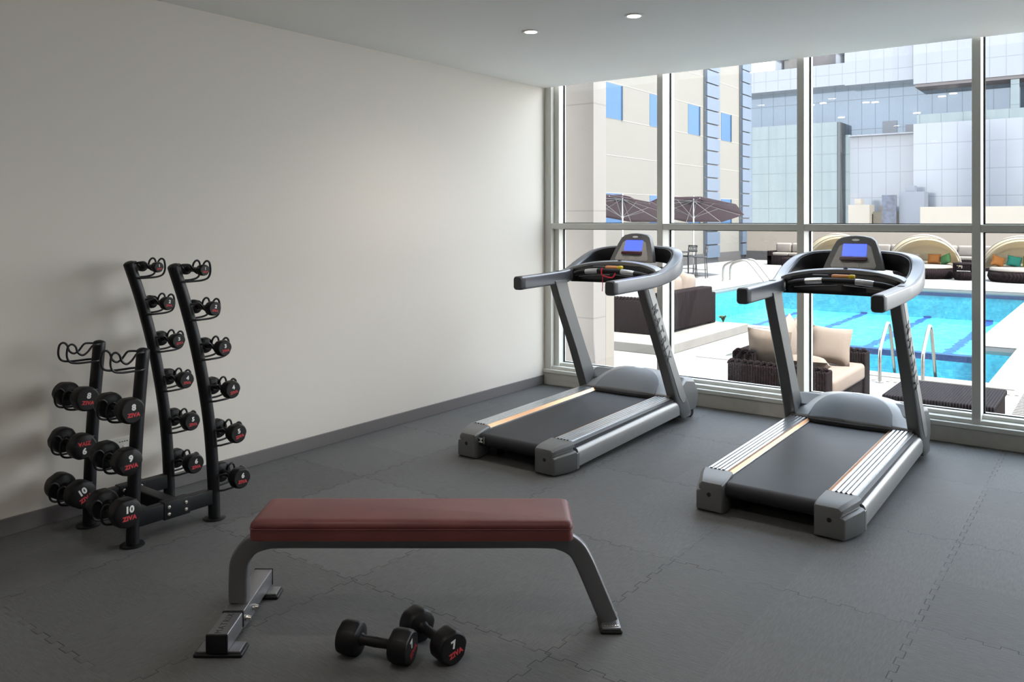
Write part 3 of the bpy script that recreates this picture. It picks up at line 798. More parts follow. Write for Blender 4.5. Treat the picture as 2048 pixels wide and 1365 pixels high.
        rr = [ring(1.13, 1.30, 1.12, 0.352, 0.425), ring(1.19, 1.35, 1.00, 0.354, 0.428), ring(1.45, 1.60, 0.55, 0.358, 0.440), ring(1.60, 1.78, 0.26, 0.362, 0.448), ring(1.655, 1.85, 0.15, 0.365, 0.452), ring(1.70, 1.90, 0.07, 0.375, 0.455), ring(1.74, 1.90, 0.035, 0.385, 0.450)]
        u.loft(rr); up = u.build('upright', M['silver_dark'], t, bevel=0.006, ang=40)
        # raised silver side plate on the outer face with lettering
        sp = MB(); rr = [[(X(0.4255), 1.185, 1.09), (X(0.4285), 1.19, 1.09), (X(0.4285), 1.268, 1.09), (X(0.4255), 1.272, 1.09)], [(X(0.438), 1.475, 0.55), (X(0.4425), 1.48, 0.55), (X(0.4425), 1.575, 0.55), (X(0.438), 1.58, 0.55)], [(X(0.449), 1.66, 0.22), (X(0.4545), 1.665, 0.22), (X(0.4545), 1.765, 0.22), (X(0.449), 1.77, 0.22)], [(X(0.450), 1.72, 0.165), (X(0.4535), 1.722, 0.165), (X(0.4535), 1.775, 0.165), (X(0.450), 1.78, 0.165)]]
        sp.loft(rr); pl = sp.build('side_plate', M['silver'], up, bevel=0.003)
        if sx == 1:
            ang = math.atan2(1.52-1.23, 1.09-0.55)
            Mx = Matrix(((0, 0, 1, 0), (1, 0, 0, 0), (0, 1, 0, 0), (0, 0, 0, 1)))
            tilt = math.atan2(0.4425-0.4285, 0.54)
            mt = Matrix.Translation((0.4382, 1.388, 0.745)) @ Matrix.Rotation(-tilt, 4, 'Y') @ Mx @ Matrix.Rotation(ang-PI/2, 4, 'Z')
            MB().text('MATRIX', 0.098, mt, 0, 0.001, 0.0012, 0, 1.60).build('lettering', M['dark_print'], pl)
        # transport wheel
        MB().lathe([(0.0, -0.016), (0.028, -0.016), (0.034, -0.010), (0.036, 0.0), (0.034, 0.010), (0.028, 0.016), (0.012, 0.018), (0.0, 0.014)], 24, 0, 'x', (X(0.395), 1.985, 0.036)).build('transport_wheel', M['black_plastic'], t)
        # hand grip arm: straight then curling round the front
    # motor hood
    hd = MB()
    def hood(u, v):
        x = -0.398+0.796*u; ax = abs(x)/0.398
        yb = 1.615-0.035*(1-ax**2)
        crown = 0.112*(1-ax**3.0)
        zf = 0.222
        y = yb+(2.07-yb)*v
        rise = math.sin(min(1.0, v/0.62)*PI/2)
        fall = 1.0 if v < 0.62 else math.cos((v-0.62)/0.38*PI/2*0.95)
        z = zf+(0.036+crown)*rise*fall - (0.10*((v-0.62)/0.38)**2 if v > 0.62 else 0)
        return (x, y, z)
    hd.grid(hood, 28, 22)
    hd.build('motor_hood', M['silver'], t, ang=60, solid=0.006)
    # darker domed panel on the hood
    hp = MB()
    def panel(u, v):
        x = -0.275+0.55*u
        ax = abs(x)/0.275
        vm = 0.56*math.sqrt(max(0, 1-ax**2.4))+0.004
        X_, Y_, Z_ = hood((x+0.398)/0.796, v*vm)
        return (x, Y_-0.001, Z_+0.0055)
    hp.grid(panel, 28, 14); hp.build('hood_panel', M['hood_panel'], t, ang=60, solid=0.003)
    bd = MB().lathe([(0.0, 0.004), (0.030, 0.003), (0.034, 0.0), (0.0, 0.0)], 24, c=(0, 0, 0)).build('hood_badge', M['white_print'], t); hb = hood(0.5, 0.56); bd.location = (hb[0], hb[1], hb[2]+0.004); bd.scale = (1.4, 0.6, 1); bd.rotation_euler = (math.radians(8), 0, 0)
    # rear lip of the hood and its front body
    lip = MB(); lp = []
    for k in range(13):
        x = -0.40+0.80*k/12; ax = min(1, abs(x)/0.375); lp.append((x, 1.612-0.035*(1-ax**2), 0.208))
    lip.sweep(lp, rrect(0.018, 0.028, 0.005)); lip.build('hood_lip', M['charcoal'], t)
    fb = MB(); rings = []
    for x, k in ((-0.425, 0.80), (-0.40, 0.97), (-0.37, 1.0), (0.37, 1.0), (0.40, 0.97), (0.425, 0.80)):
        rings.append([(x, 1.88-0.02*k, 0.06), (x, 1.98+0.06*k, 0.06), (x, 2.02+0.075*k, 0.13), (x, 2.02+0.065*k, 0.20), (x, 1.96+0.05*k, 0.20+0.115*k), (x, 1.84, 0.22+0.125*k), (x, 1.72, 0.20+0.08*k), (x, 1.72, 0.10)])
    fb.loft(rings); fb.build('front_housing', M['silver_dark'], t, bevel=0.012, seg=3)
    # ---- upper body: U-shaped rail
    def railprof(f):
        e = abs(2*f-1)              # 1 at arm ends, 0 at the front centre
        w = 0.074+0.012*(1-e); h = 0.098 if e > 0.62 else 0.098+0.034*min(1, (0.62-e)/0.3)
        return [(a, b) for a, b in rrect(w, h, 0.014, 4)]
    half = [(0.392, 0.700, 1.128), (0.394, 0.90, 1.132), (0.397, 1.15, 1.138), (0.400, 1.34, 1.146), (0.414, 1.46, 1.166), (0.424, 1.58, 1.200), (0.412, 1.70, 1.244), (0.372, 1.79, 1.284), (0.295, 1.855, 1.308), (0.170, 1.895, 1.318), (0.0, 1.905, 1.32)]
    path = [(x, y, z) for x, y, z in half]; path += [(-x, y, z) for x, y, z in reversed(half[:-1])]
    pth = catmull(path, 4)
    MB().sweep(pth, railprof).build('hand_rail', M['handrail'], t, ang=45)
    for sg in (1, -1):
        inn = catmull([(sg*0.372, 1.44, 1.160), (sg*0.380, 1.58, 1.204), (sg*0.366, 1.69, 1.246), (sg*0.334, 1.755, 1.282), (sg*0.270, 1.808, 1.305), (sg*0.165, 1.842, 1.314), (sg*0.05, 1.852, 1.316)], 5)
        MB().sweep(inn, lambda f: rrect(0.010, 0.075+0.040*min(1, f*2), 0.003, 2)).build('pocket_liner', M['black_plastic'], t, ang=45)
    for sx in (-1, 1):
        # black tip
        MB().loft([[(sx*(0.392+a*0.90), 0.6795, 1.128+b*0.90) for a, b in rrect(0.074, 0.098, 0.02, 4)], [(sx*(0.392+a*1.04), 0.690, 1.128+b*1.03) for a, b in rrect(0.074, 0.098, 0.02, 4)], [(sx*(0.392+a*1.04), 0.735, 1.128+b*1.03) for a, b in rrect(0.074, 0.098, 0.02, 4)]]).build('arm_tip', M['charcoal'], t, ang=45)
        MB().rbox(sx*0.40-0.020, sx*0.40+0.020, 1.235, 1.275, 1.186, 1.193, 0.003).build('rail_button', M['gasket'], t)
        # storage pocket between the rail and the bridge
        pk = MB(); poly = [(sx*0.20, 1.58), (sx*0.33, 1.50), (sx*0.385, 1.58), (sx*0.375, 1.70), (sx*0.33, 1.80), (sx*0.25, 1.86), (sx*0.15, 1.88), (sx*0.15, 1.62)]
        pk.loft([[(a, b, 1.165) for a, b in poly], [(a, b, 1.215) for a, b in poly]]); pk.build('side_pocket', M['black_plastic'], t)
    # bridge across, in front of the user
    br = MB()
    def bridge(u, v):
        x = -0.385+0.77*u; k = max(0, 1-(x/0.385)**2)
        yi = 1.385+0.125*k**0.8; return (x, yi+(0.034+0.075*(1-k)**1.5)*v, 1.196+0.056*k**0.7+0.010*v)
    br.grid(bridge, 30, 4); br.build('bridge', M['bridge'], t, ang=60, solid=0.030, bevel=0.004)
    # dark lower shell below the bridge
    def shell(u, v):
        x = -0.36+0.72*u; k = 1-(x/0.36)**2
        yb, yt = 1.40+0.05*k, 1.40+0.13*k
        return (x, yb+(yt-yb)*v, 1.105+(0.100+0.045*k)*v)
    MB().grid(shell, 20, 6).build('lower_shell', M['black_plastic'], t, ang=60, solid=0.012)
    def under(u, v):
        x = -0.385+0.77*u; k = 1-(x/0.385)**2
        y0_, y1_ = 1.40+0.05*k, 1.52+0.40*k
        return (x, y0_+(y1_-y0_)*v, 1.105+0.085*v*k)
    MB().grid(under, 20, 8).build('under_shell', M['charcoal'], t, ang=60, solid=0.010)
    # grip bar with pulse plates
    gb = catmull([(-0.33, 1.385, 1.165), (-0.26, 1.365, 1.182), (-0.12, 1.362, 1.195), (0, 1.362, 1.198), (0.12, 1.362, 1.195), (0.26, 1.365, 1.182), (0.33, 1.385, 1.165)], 5)
    grip = MB().tube(gb, 0.019, 14).build('grip_bar', M['black_plastic'], t)
    for sx in (-1, 1):
        MB().tube([(sx*0.105, 1.3600, 1.1975), (sx*0.13, 1.3598, 1.196), (sx*0.19, 1.361, 1.191), (sx*0.215, 1.362, 1.188)], lambda f: 0.0205 if 0.1 < f < 0.9 else 0.0195, 14).build('pulse_plate', M['alu'], grip)
        MB().tube(catmull([(sx*0.30, 1.392, 1.145), (sx*0.15, 1.395, 1.160), (sx*0.02, 1.400, 1.168)], 4), 0.0025, 6).build('trim_line', M['alu'], t)
    MB().rbox(-0.055, 0.055, 1.385, 1.425, 1.215, 1.238, 0.008).build('stop_button', M['orange_cap'], t)
    MB().rbox(0.052, 0.090, 1.383, 1.427, 1.213, 1.240, 0.008).build('safety_clip', M['yellow'], t)
    MB().rbox(-0.19, -0.09, 1.425, 1.45, 1.222, 1.232, 0.003).build('speaker_slot', M['handrail'], t)
    MB().lathe([(0.0, 0.012), (0.012, 0.010), (0.016, 0.0), (0.0, 0.0)], 16, c=(0.0, 1.53, 1.272)).build('bridge_knob', M['charcoal'], t)
    # console slab
    cs = MB()
    lean = math.atan2(0.11, 0.245)
    def cpt(x, h, d): return (x, 1.705+h*0.40+d, 1.255+h*0.965)
    outline = []
    for k in range(25):
        f = k/24
        outline.append(f)
    def outl(sc):
        pts = [(-0.200, 0.0), (-0.186, 0.05), (-0.150, 0.155), (-0.128, 0.205), (-0.100, 0.228), (-0.05, 0.240), (0, 0.2435), (0.05, 0.240), (0.100, 0.228), (0.128, 0.205), (0.150, 0.155), (0.186, 0.05), (0.200, 0.0)]
        return [(a*sc, 0.115+(b-0.115)*sc) for a, b in pts]
    rings = [[cpt(a, b, -0.002) for a, b in outl(0.955)], [cpt(a, b, 0.004) for a, b in outl(1.0)], [cpt(a, b, 0.055) for a, b in outl(1.0)], [cpt(a, b, 0.075) for a, b in outl(0.90)]]
    cs.loft(rings); con = cs.build('console', M['console_face'], t, ang=40)
    fp = MB(); q4 = [(-0.150, 0.030), (-0.105, 0.165), (-0.085, 0.178), (0.085, 0.178), (0.105, 0.165), (0.150, 0.030), (0.14, 0.010), (-0.14, 0.010)]
    fp.loft([[cpt(a, b, -0.0035) for a, b in q4], [cpt(a, b, 0.003) for a, b in q4]]); fp.build('control_panel', M['panel_face'], con)
    sc_ = MB(); q5 = [(-0.080, 0.098), (0.080, 0.098), (0.078, 0.184), (-0.078, 0.184)]
    sc_.loft([[cpt(a, b, -0.0060) for a, b in q5], [cpt(a, b, 0.002) for a, b in q5]]); sc_.build('screen', M['screen'], con)
    lg = MB(); el = [(0.026*math.cos(2*PI*k/24), 0.212+0.008*math.sin(2*PI*k/24)) for k in range(24)]
    lg.loft([[cpt(a, b, -0.0038) for a, b in el], [cpt(a, b, 0.002) for a, b in el]]); lg.build('badge', M['white_print'], con)
    bs = MB(); q6 = [(-0.090, 0.068), (0.090, 0.068), (0.088, 0.090), (-0.088, 0.090)]
    bs.loft([[cpt(a, b, -0.030) for a, b in q6], [cpt(a, b, 0.0) for a, b in q6]]); bs.build('book_ledge', M['maroon'], con, bevel=0.004)
    for xx in (-0.098, 0.0, 0.098):
        cd = MB(); el = [(xx+0.044*math.cos(PI*k/16), 0.016+0.036*math.sin(PI*k/16)) for k in range(17)]
        cd.loft([[cpt(a, b, -0.0075) for a, b in el], [cpt(a, b, 0.0) for a, b in el]]); cd.build('key_pad', M['panel_face'], con, bevel=0.002)
    return t
tl = treadmill(-3.222, 4.235, 'grey treadmill on the left, nearer the wall, with red cord hanging from its grip bar', 0.026, True)
tr = treadmill(-1.498, 4.235, 'grey treadmill on the right, in front of the pool ladder', 0.014, False)
cord = catmull([(-0.055, 1.350, 1.222), (-0.058, 1.338, 1.200), (-0.052, 1.336, 1.170), (-0.035, 1.338, 1.160), (0.02, 1.338, 1.150), (0.05, 1.338, 1.158), (0.06, 1.350, 1.185)], 5)
MB().tube(cord, 0.0055, 8).build('safety_cord', M['red_cord'], tl)
MB().tube(catmull([(-0.048, 1.337, 1.165), (-0.046, 1.337, 1.10), (-0.05, 1.338, 1.04)], 4), 0.003, 8).build('safety_cord', M['red_cord'], tl)

# ------------------------------------------------------------------ terrace outside
D = -0.40
PX0, PX1, PY0, PY1 = -9.30, -1.93, 15.15, 26.35       # main pool
SX0, SX1, SY0, SY1 = -4.70, -1.32, 11.50, 14.85       # shallow part
dk = MB()
def slab(x0, x1, y0, y1, mi=0): dk.box(x0, x1, y0, y1, D-0.12, D, mi)
slab(-16.0, 9.0, 7.0, SY0); slab(-16.0, SX0, SY0, PY0); slab(SX1, 9.0, SY0, SY1); slab(PX1, 9.0, SY1, PY1)
slab(-16.0, PX0, PY0, PY1); slab(-16.0, 9.0, PY1, 44.0)
struct(dk.build('pool_deck', M['deck']))
# pool basin, walls and tile bands
pb = MB()
ZB, ZS = -1.25, -1.05
pb.box(PX0, PX1, PY0, PY1, ZB-0.1, ZB); pb.box(SX0, SX1, SY0, PY0, ZS-0.1, ZS)
th = 0.08
for (x0, x1, y0, y1) in ((PX0-th, PX0, PY0-th, PY1+th), (PX1, PX1+th, SY1, PY1+th), (PX0, PX1, PY1, PY1+th), (PX0-th, SX0, PY0-th, PY0), (SX0-th, SX0, SY0-th, PY0), (SX0-th, SX1+th, SY0-th, SY0), (SX1, SX1+th, SY0, SY1+th), (PX1, SX1, SY1, SY1+th)):
    pb.box(x0, x1, y0, y1, ZB, D-0.121)
pb.box(SX0, PX1, PY0-0.22, PY0, ZS, D-0.30, 0); pb.box(SX0, PX1, PY0-0.22, PY0-0.02, D-0.30, D-0.20, 1)
for (x0, x1, y0, y1) in ((SX0, SX1, SY0, SY0+0.012), (SX1-0.012, SX1, SY0, SY1), (PX1-0.012, PX1, PY0, PY1), (PX0, PX1, PY1-0.012, PY1)):
    pb.box(x0, x1, y0, y1, D-0.20, D-0.10, 1)
struct(pb.build('pool_basin', [M['pool'], M['pool_band']]))
wt = MB(); wt.box(PX0, PX1, PY0-0.3, PY1, D-0.075, D-0.07) ; 
wt = MB()
zW = D-0.07
vs = [(PX0, PY0), (SX0, PY0), (SX0, SY0), (SX1, SY0), (SX1, SY1), (PX1, SY1), (PX1, PY1), (PX0, PY1)]
wt.bm.faces.new([wt.bm.verts.new((x, y, zW)) for x, y in vs])
struct(tag(wt.build('pool_water', M['water'])))
cp = MB()
def strip(x0, x1, y0, y1): cp.box(x0, x1, y0, y1, D-0.01, D+0.012)
cw = 0.30
strip(PX1, PX1+cw, SY1+cw, PY1+cw); strip(PX1, SX1+cw, SY1, SY1+cw); strip(SX1, SX1+cw, SY0-cw, SY1); strip(SX0-cw, SX1, SY0-cw, SY0); strip(SX0-cw, SX0, SY0, PY0); strip(PX0-cw, SX0-cw, PY0-cw, PY0); strip(PX0-cw, PX0, PY0, PY1+cw); strip(PX0, PX1, PY1, PY1+cw)
struct(cp.build('pool_coping', M['coping'], bevel=0.004))
struct(MB().box(SX1+0.62, SX1+1.6, SY0-2.8, PY1, D, D+0.006).build('deck_strip', M['deck_tile']))
gr = MB()
for k in range(60): gr.box(SX1+0.40, SX1+0.56, SY0-2.6+k*0.085, SY0-2.6+k*0.085+0.035, D, D+0.008)
tag(gr.build('drain_grate', M['grate']), 'long slotted drain grating in the deck right of the pool', 'drain')
gr = MB()
for k in range(30): gr.box(-3.2+k*0.085, -3.2+k*0.085+0.035, SY0-0.62, SY0-0.46, D, D+0.008)
tag(gr.build('drain_grate', M['grate']), 'short slotted drain grating beside the near pool ladder foot', 'drain')

# raised concrete platform
struct(MB().box(-9.4, -5.375, 11.01, 14.27, D, -0.255).build('deck_platform', M['concrete'], bevel=0.01))

# column outside the window
cl = MB(); cl.box(-5.6, -4.451, 7.4, 7.66, D, 3.4); struct(cl.build('concrete_column', [M['column']]))
struct(MB().box(-5.6, -4.449, 7.655, 7.83, D, 1.30).build('column_plinth', M['column_side']))

# beige building on the left
FX = -15.4
fb = MB(); fb.box(FX-4, FX, 12, 41.0, D, 16)
bl = tag(fb.build('beige_building', M['facade']), 'beige panelled building with blue windows along the left of the pool', 'building')
jn = MB()
for z in (2.61, 4.02, 5.41, 6.76, 8.15, 9.55): jn.box(FX, FX+0.006, 12, 41.0, z-0.012, z+0.012)
jn.build('panel_joint', M['joint'], bl)
MB().box(FX, FX+0.05, 12, 40.2, D, D+0.45).build('wall_base', M['wall_base'], bl)
for y in (22.95, 26.48, 30.0, 33.65, 37.35):
    for z0, z1 in ((1.30, 2.60), (5.41, 6.72)):
        w = MB(); w.box(FX-0.05, FX+0.010, y, y+1.2, z0, z1); w.box(FX-0.05, FX+0.05, y+1.2, y+1.25, z0, z1, 1)
        w.build('window', [M['blue_window'], M['strip_side']], bl)
for y in (35.3, 39.65):
    s = MB(); s.box(FX, FX+0.06, y, min(y+1.5, 40.9), D, 16, 0)
    s = s.build('panel_strip', M['strip_side'], bl)
    q = MB()
    for k in range(22):
        z = D+0.25+k*0.62; q.box(FX+0.05, FX+0.16, y+0.08, min(y+1.55, 40.95), z, z+0.56)
    q.build('strip_panels', M['strip_panel'], s)

# far garden wall
struct(MB().box(-15.4, 9, 40.3, 40.6, D, 1.36).build('garden_wall', M['far_wall']))
struct(MB().box(-15.35, 9, 40.22, 40.3, D, D+0.45).build('garden_wall_base', M['wall_base']))

# glass office block far behind
def office():
    t = thing('office_building', 'huge pale glass and white panel office block beyond the pool', 'building', (-20, 90, -20))
    def P(name, mat, x0, x1, y0, y1, z0, z1):
        return MB().box(x0+20, x1+20, y0-90, y1-90, z0+20, z1+20).build(name, M[mat], t)
    P('glazed_core', 'grey_glazing', -40, 6, 92, 110, -20, 16.2)
    P('white_band', 'white_cladding', -40, -23.4, 89.6, 108, 15.75, 18.05)
    P('white_band', 'white_cladding', -23.4, -16.7, 89.6, 108, 15.65, 26)
    P('white_band', 'white_cladding', -16.7, 6, 89.0, 108, 15.05, 26)
    P('soffit', 'soffit', -16.6, 6, 89.1, 92.5, 14.75, 15.04)
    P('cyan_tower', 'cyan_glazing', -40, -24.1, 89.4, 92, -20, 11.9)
    P('tower_return', 'strip_side', -24.1, -23.9, 89.6, 92, -20, 11.9)
    P('mirror_wall', 'mirror_cladding', -23.1, -16.7, 90.6, 92.2, -20, 10.3)
    P('mirror_wall', 'mirror_cladding', -16.7, 6, 89.0, 92.0, -20, 11.1)
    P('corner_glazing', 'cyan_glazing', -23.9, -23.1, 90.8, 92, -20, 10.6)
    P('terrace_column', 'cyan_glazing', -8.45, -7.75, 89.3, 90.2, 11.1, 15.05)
    r = MB().box(-16.4+20, 26, -0.9, -0.86, 11.1+20, 12.0+20).build('terrace_railing', M['cyan_glazing'], t)
    P('terrace_floor', 'white_cladding', -23.1, -16.7, 89.8, 92.1, 10.3, 10.42)
    # dark openings in the glazing
    P('dark_opening', 'dark_glazing', -20.2, -18.8, 91.9, 92.0, 10.42, 11.9)
    P('dark_opening', 'dark_glazing', -18.0, -16.8, 91.9, 92.0, 10.42, 11.4)
    # roof plant
    P('plant_room', 'city', -30.5, -29.8, 92, 95, 18.05, 20.4)
    P('plant_frame', 'soffit', -28.8, -24.4, 94, 97, 18.05, 20.5)
    for x in (-31.2, -24.6):
        MB().tube(catmull([(x+20, 2.5, 38), (x+20, 2.5, 39.4), (x+20.4, 2.2, 39.9), (x+21.2, 2.2, 39.9)], 4), 0.55, 12).build('roof_duct', M['white_cladding'], t)
    # glowing discs imitating the gym downlights reflected in the window
    for x, z in ((-27.5, 14.2), (-26.2, 14.3), (-21.8, 14.0), (-20.9, 13.95), (-14.6, 14.0), (-13.6, 14.2), (-16.9, 12.5), (-24.3, 12.6), (-11.4, 12.6)):
        MB().lathe([(0.0, -0.04), (0.34, -0.04), (0.36, 0.0), (0.34, 0.04), (0.0, 0.04)], 18, c=(x+20, 1.85, z+20)).build('reflection_disc', M['reflection_glow'], t)
M['reflection_glow'] = emit('reflected_lamp_glow', (1, 0.97, 0.93), 1.2)
office()
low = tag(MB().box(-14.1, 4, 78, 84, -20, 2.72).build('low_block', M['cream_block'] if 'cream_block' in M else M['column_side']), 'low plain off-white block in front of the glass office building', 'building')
for x0, x1, z, mk, lb, y in ((-22.1, -20.1, 3.1, 'column_side', 'added pale pinkish block standing in for a reflection in the office glass, leftmost of the low row', 86), (-17.4, -15.2, 4.3, 'reflection_grey', 'added grey block standing in for a reflection in the office glass, beside the navy panel', 86), (-20.0, -17.5, 2.4, 'deck_tile', 'added tan block standing in for a reflection in the office glass, below the navy panel', 87)):  # added blocks imitate city reflections in the mirrored office wall
    tag(MB().box(x0, x1, y, y+2, -20, z).box(x0+0.5, x1-0.9, y+0.4, y+1.5, z, z+0.6).build('reflection_block', M[mk]), lb, 'building', 'reflection stand-ins by the office block')
bb = thing('reflection_billboard', 'added dark blue panel on posts, standing in for a reflection in the office glass', 'reflection_billboard', (-18.2, 85.6, -20))  # added panel, stands in for a sign reflected in the office glass
MB().box(-0.65, 0.65, -0.1, 0.1, 21.0, 24.0).build('reflection_panel', M['reflection_panel'], bb); MB().box(-0.5, -0.4, -0.08, 0.08, 0, 21.0).build('post', M['city'], bb); MB().box(0.4, 0.5, -0.08, 0.08, 0, 21.0).build('post', M['city'], bb)
gd = MB().box(-45, 30, 44, 130, -20.2, -20.0); struct(gd.build('street_ground', M['concrete']))

# ------------------------------------------------------------------ outdoor furniture
def cushion_bm(mb, w, h, d, mtx, mi=0, n=10, pinch=0.12):
    """puffy square pillow with pointed corners"""
    def f(side):
        def g(u, v):
            a, b = 2*u-1, 2*v-1
            k = (1-abs(a)**2.6)*(1-abs(b)**2.6)
            pa = 1-pinch*(1-abs(b))**1*abs(a)**3*0.6; pb_ = 1-pinch*(1-abs(a))*abs(b)**3*0.6
            return mtx @ V((a*w/2*pa, side*d/2*(k**0.42), b*h/2*pb_))
        return g
    mb.grid(f(1), n, n, mi); mb.grid(f(-1), n, n, mi)
    bmesh.ops.remove_doubles(mb.bm, verts=mb.bm.verts, dist=0.0008)
def pillow(name, label, mat, w, h, d, loc, rot, group=None, cat='pillow'):
    mb = MB(); cushion_bm(mb, w, h, d, Matrix.Identity(4)); o = mb.build(name, mat, ang=60)
    o.location = loc; o.rotation_euler = rot; return tag(o, label, cat, group)
def braid(p0, p1, r=0.035, pitch=0.062):
    """plaited edge: slanted beads along a line"""
    p0, p1 = V(p0), V(p1); L = (p1-p0).length; d = (p1-p0).normalized(); n = max(2, int(L/pitch)); mb = MB()
    sd = d.cross(V((0, 0, 1))).normalized()
    for k in range(n):
        c = p0+d*(L*(k+0.5)/n)
        a = c-d*pitch*0.55+sd*r*0.9-V((0, 0, r*0.5)); b = c+d*pitch*0.55-sd*r*0.9+V((0, 0, r*0.2))
        m1 = c+V((0, 0, r*0.75))
        mb.tube(catmull([a, m1, b], 4), lambda f: r*0.36+r*0.36*math.sin(f*PI), 8)
    return mb

# --- near loveseat, facing right
Z0 = D
ls = thing('wicker_loveseat', 'dark wicker loveseat with beige seat cushion just outside the window', 'sofa', (-2.76, 8.87, Z0))
lx, ly = -2.76, 8.87
def L(x, y): return x-lx, y-ly
xb0, xf = -3.245-lx, -2.262-lx; yn, yf = 8.03-ly, 9.71-ly
MB().rbox(xb0, xf, yn, yn+0.22, 0.02, 0.545, 0.02).build('arm', M['wicker'], ls)
MB().rbox(xb0, xf, yf-0.22, yf, 0.02, 0.545, 0.02).build('arm', M['wicker'], ls)
braid((xb0, yn+0.04, 0.548), (xf, yn+0.04, 0.548), 0.028).build('braided_edge', M['wicker'], ls)
braid((xb0, yf-0.18, 0.548), (xf, yf-0.18, 0.548), 0.028).build('braided_edge', M['wicker'], ls)
MB().rbox(xb0-0.03, xb0+0.22, yn+0.20, yf-0.20, 0.02, 0.64, 0.02).build('backrest', M['wicker'], ls)
braid((xb0+0.0, yn+0.20, 0.645), (xb0+0.22, yn+0.20, 0.645), 0.020).build('braided_edge', M['wicker'], ls)
MB().rbox(xb0+0.20, xf-0.03, yn+0.20, yf-0.20, 0.02, 0.25, 0.01).build('base', M['wicker'], ls)
sc = MB().rbox(xb0+0.20, xf+0.005, yn+0.225, yf-0.225, 0.255, 0.435, 0.045, 0, 5); sc.build('seat_cushion', M['cushion'], ls, ang=60)
for yy in (yn+0.225, ):
    pass
pillow('back_cushion', 'large beige back cushion at the far half of the near loveseat', M['cushion'], 0.52, 0.50, 0.22, (-2.86, 9.21, Z0+0.70), (0, math.radians(-14), math.radians(90)), 'back cushions of the near loveseat', 'cushion')
pillow('back_cushion', 'large beige back cushion at the near half of the near loveseat', M['cushion'], 0.50, 0.50, 0.22, (-2.88, 8.70, Z0+0.69), (0, math.radians(-14), math.radians(92)), 'back cushions of the near loveseat', 'cushion')
pillow('throw_pillow', 'square beige pillow propped on the far arm of the near loveseat', M['cushion'], 0.42, 0.42, 0.16, (-2.55, 9.20, Z0+0.635), (math.radians(-24), math.radians(4), math.radians(12)), 'throw pillows of the near loveseat')
pillow('throw_pillow', 'beige pillow standing at the near back corner of the near loveseat', M['cushion'], 0.44, 0.44, 0.15, (-2.92, 8.345, Z0+0.66), (math.radians(12), math.radians(3), math.radians(8)), 'throw pillows of the near loveseat')
pillow('throw_pillow', 'beige pillow lying flat beside the near arm of the loveseat', M['cushion'], 0.46, 0.46, 0.16, (-2.60, 8.50, Z0+0.535), (math.radians(76), 0, math.radians(10)), 'throw pillows of the near loveseat')

# --- woven low table right of the near ladder
tb = thing('wicker_table', 'low square dark woven table by the window near the pool ladder', 'table', (-1.34, 8.60, Z0))
MB().rbox(-0.44, 0.44, -0.45, 0.45, 0.0, 0.34, 0.02).build('table_base', M['wicker'], tb)
MB().rbox(-0.455, 0.455, -0.462, 0.462, 0.335, 0.385, 0.014).build('table_top', M['lattice'], tb)

# --- pool ladders
def rail_pair(name, label, rails, r=0.021):
    t = thing(name, label, 'pool ladder', rails[0][0], 0, 'pool ladders'); o = V(rails[0][0])
    for pts in rails:
        p = [V(q)-o for q in pts]
        MB().tube(catmull(p, 6), r, 14).build('hand_rail', M['steel'], t)
        MB().lathe([(0.0, 0.0), (0.045, 0.0), (0.045, 0.012), (0.026, 0.02), (0.0, 0.02)], 18, c=tuple(p[0])).build('floor_flange', M['steel'], t)
    return t
def near_rail(x): return [(x, 10.78, D), (x, 10.78, D+0.20), (x, 10.785, D+0.36), (x, 10.83, D+0.44), (x, 10.98, D+0.56), (x, 11.12, D+0.655), (x, 11.22, D+0.685), (x, 11.31, D+0.63), (x, 11.40, D+0.45), (x, 11.58, D+0.02), (x, 11.70, D-0.35)]
rail_pair('pool_ladder', 'polished steel pool handrails at the near edge of the pool', [near_rail(-2.40), near_rail(-1.92)])
def far_rail(y): return [(-10.50, y, D), (-10.49, y, D+0.42), (-10.36, y, D+0.57), (-10.02, y, D+0.68), (-9.78, y, D+0.70), (-9.60, y, D+0.60), (-9.20, y, D+0.12), (-8.98, y, D-0.16)]
rail_pair('pool_ladder', 'thin steel pool handrails at the far left corner of the pool', [far_rail(25.65), far_rail(26.25)], 0.030)

# --- sofa on the concrete platform
ZP = -0.255
sp = thing('wicker_sofa', 'big dark wicker sofa on the concrete platform, its back to the pool', 'sofa', (-6.5, 13.0, ZP))
def bx(x0, x1, y0, y1): return (x0+6.5, x1+6.5, y0-13.0, y1-13.0)
MB().rbox(*bx(-6.13, -5.90, 12.10, 13.93), 0.03, 0.665, 0.03).build('backrest', M['wicker'], sp)
MB().rbox(*bx(-6.95, -5.90, 11.90, 12.13), 0.0, 0.54, 0.02).build('arm', M['wicker'], sp)
MB().rbox(*bx(-6.95, -5.92, 13.90, 14.12), 0.0, 0.55, 0.02).build('arm', M['wicker'], sp)
MB().rbox(*bx(-6.92, -6.12, 12.13, 13.90), 0.03, 0.26, 0.01).build('base', M['wicker'], sp)
braid((-6.95+6.5, 11.94-13, 0.545), (-5.92+6.5, 11.94-13, 0.545), 0.034).build('braided_edge', M['wicker'], sp)
MB().rbox(*bx(-6.96, -6.12, 12.14, 13.89), 0.255, 0.42, 0.04, n=4).build('seat_cushion', M['cream'], sp, ang=60)
for k, y in enumerate((12.40, 12.98, 13.55)):
    pillow('back_cushion', 'beige back cushion on the platform sofa, %s' % ('nearest the window', 'the middle one', 'nearest the pool')[k], M['cushion'], 0.60, 0.52, 0.22, (-6.24, y, ZP+0.66), (0, math.radians(10), math.radians(90)), 'back cushions on the platform sofa', 'cushion')
s2 = thing('wicker_armchair', 'dark wicker armchair partly hidden behind the concrete column', 'armchair', (-7.75, 12.5, ZP))
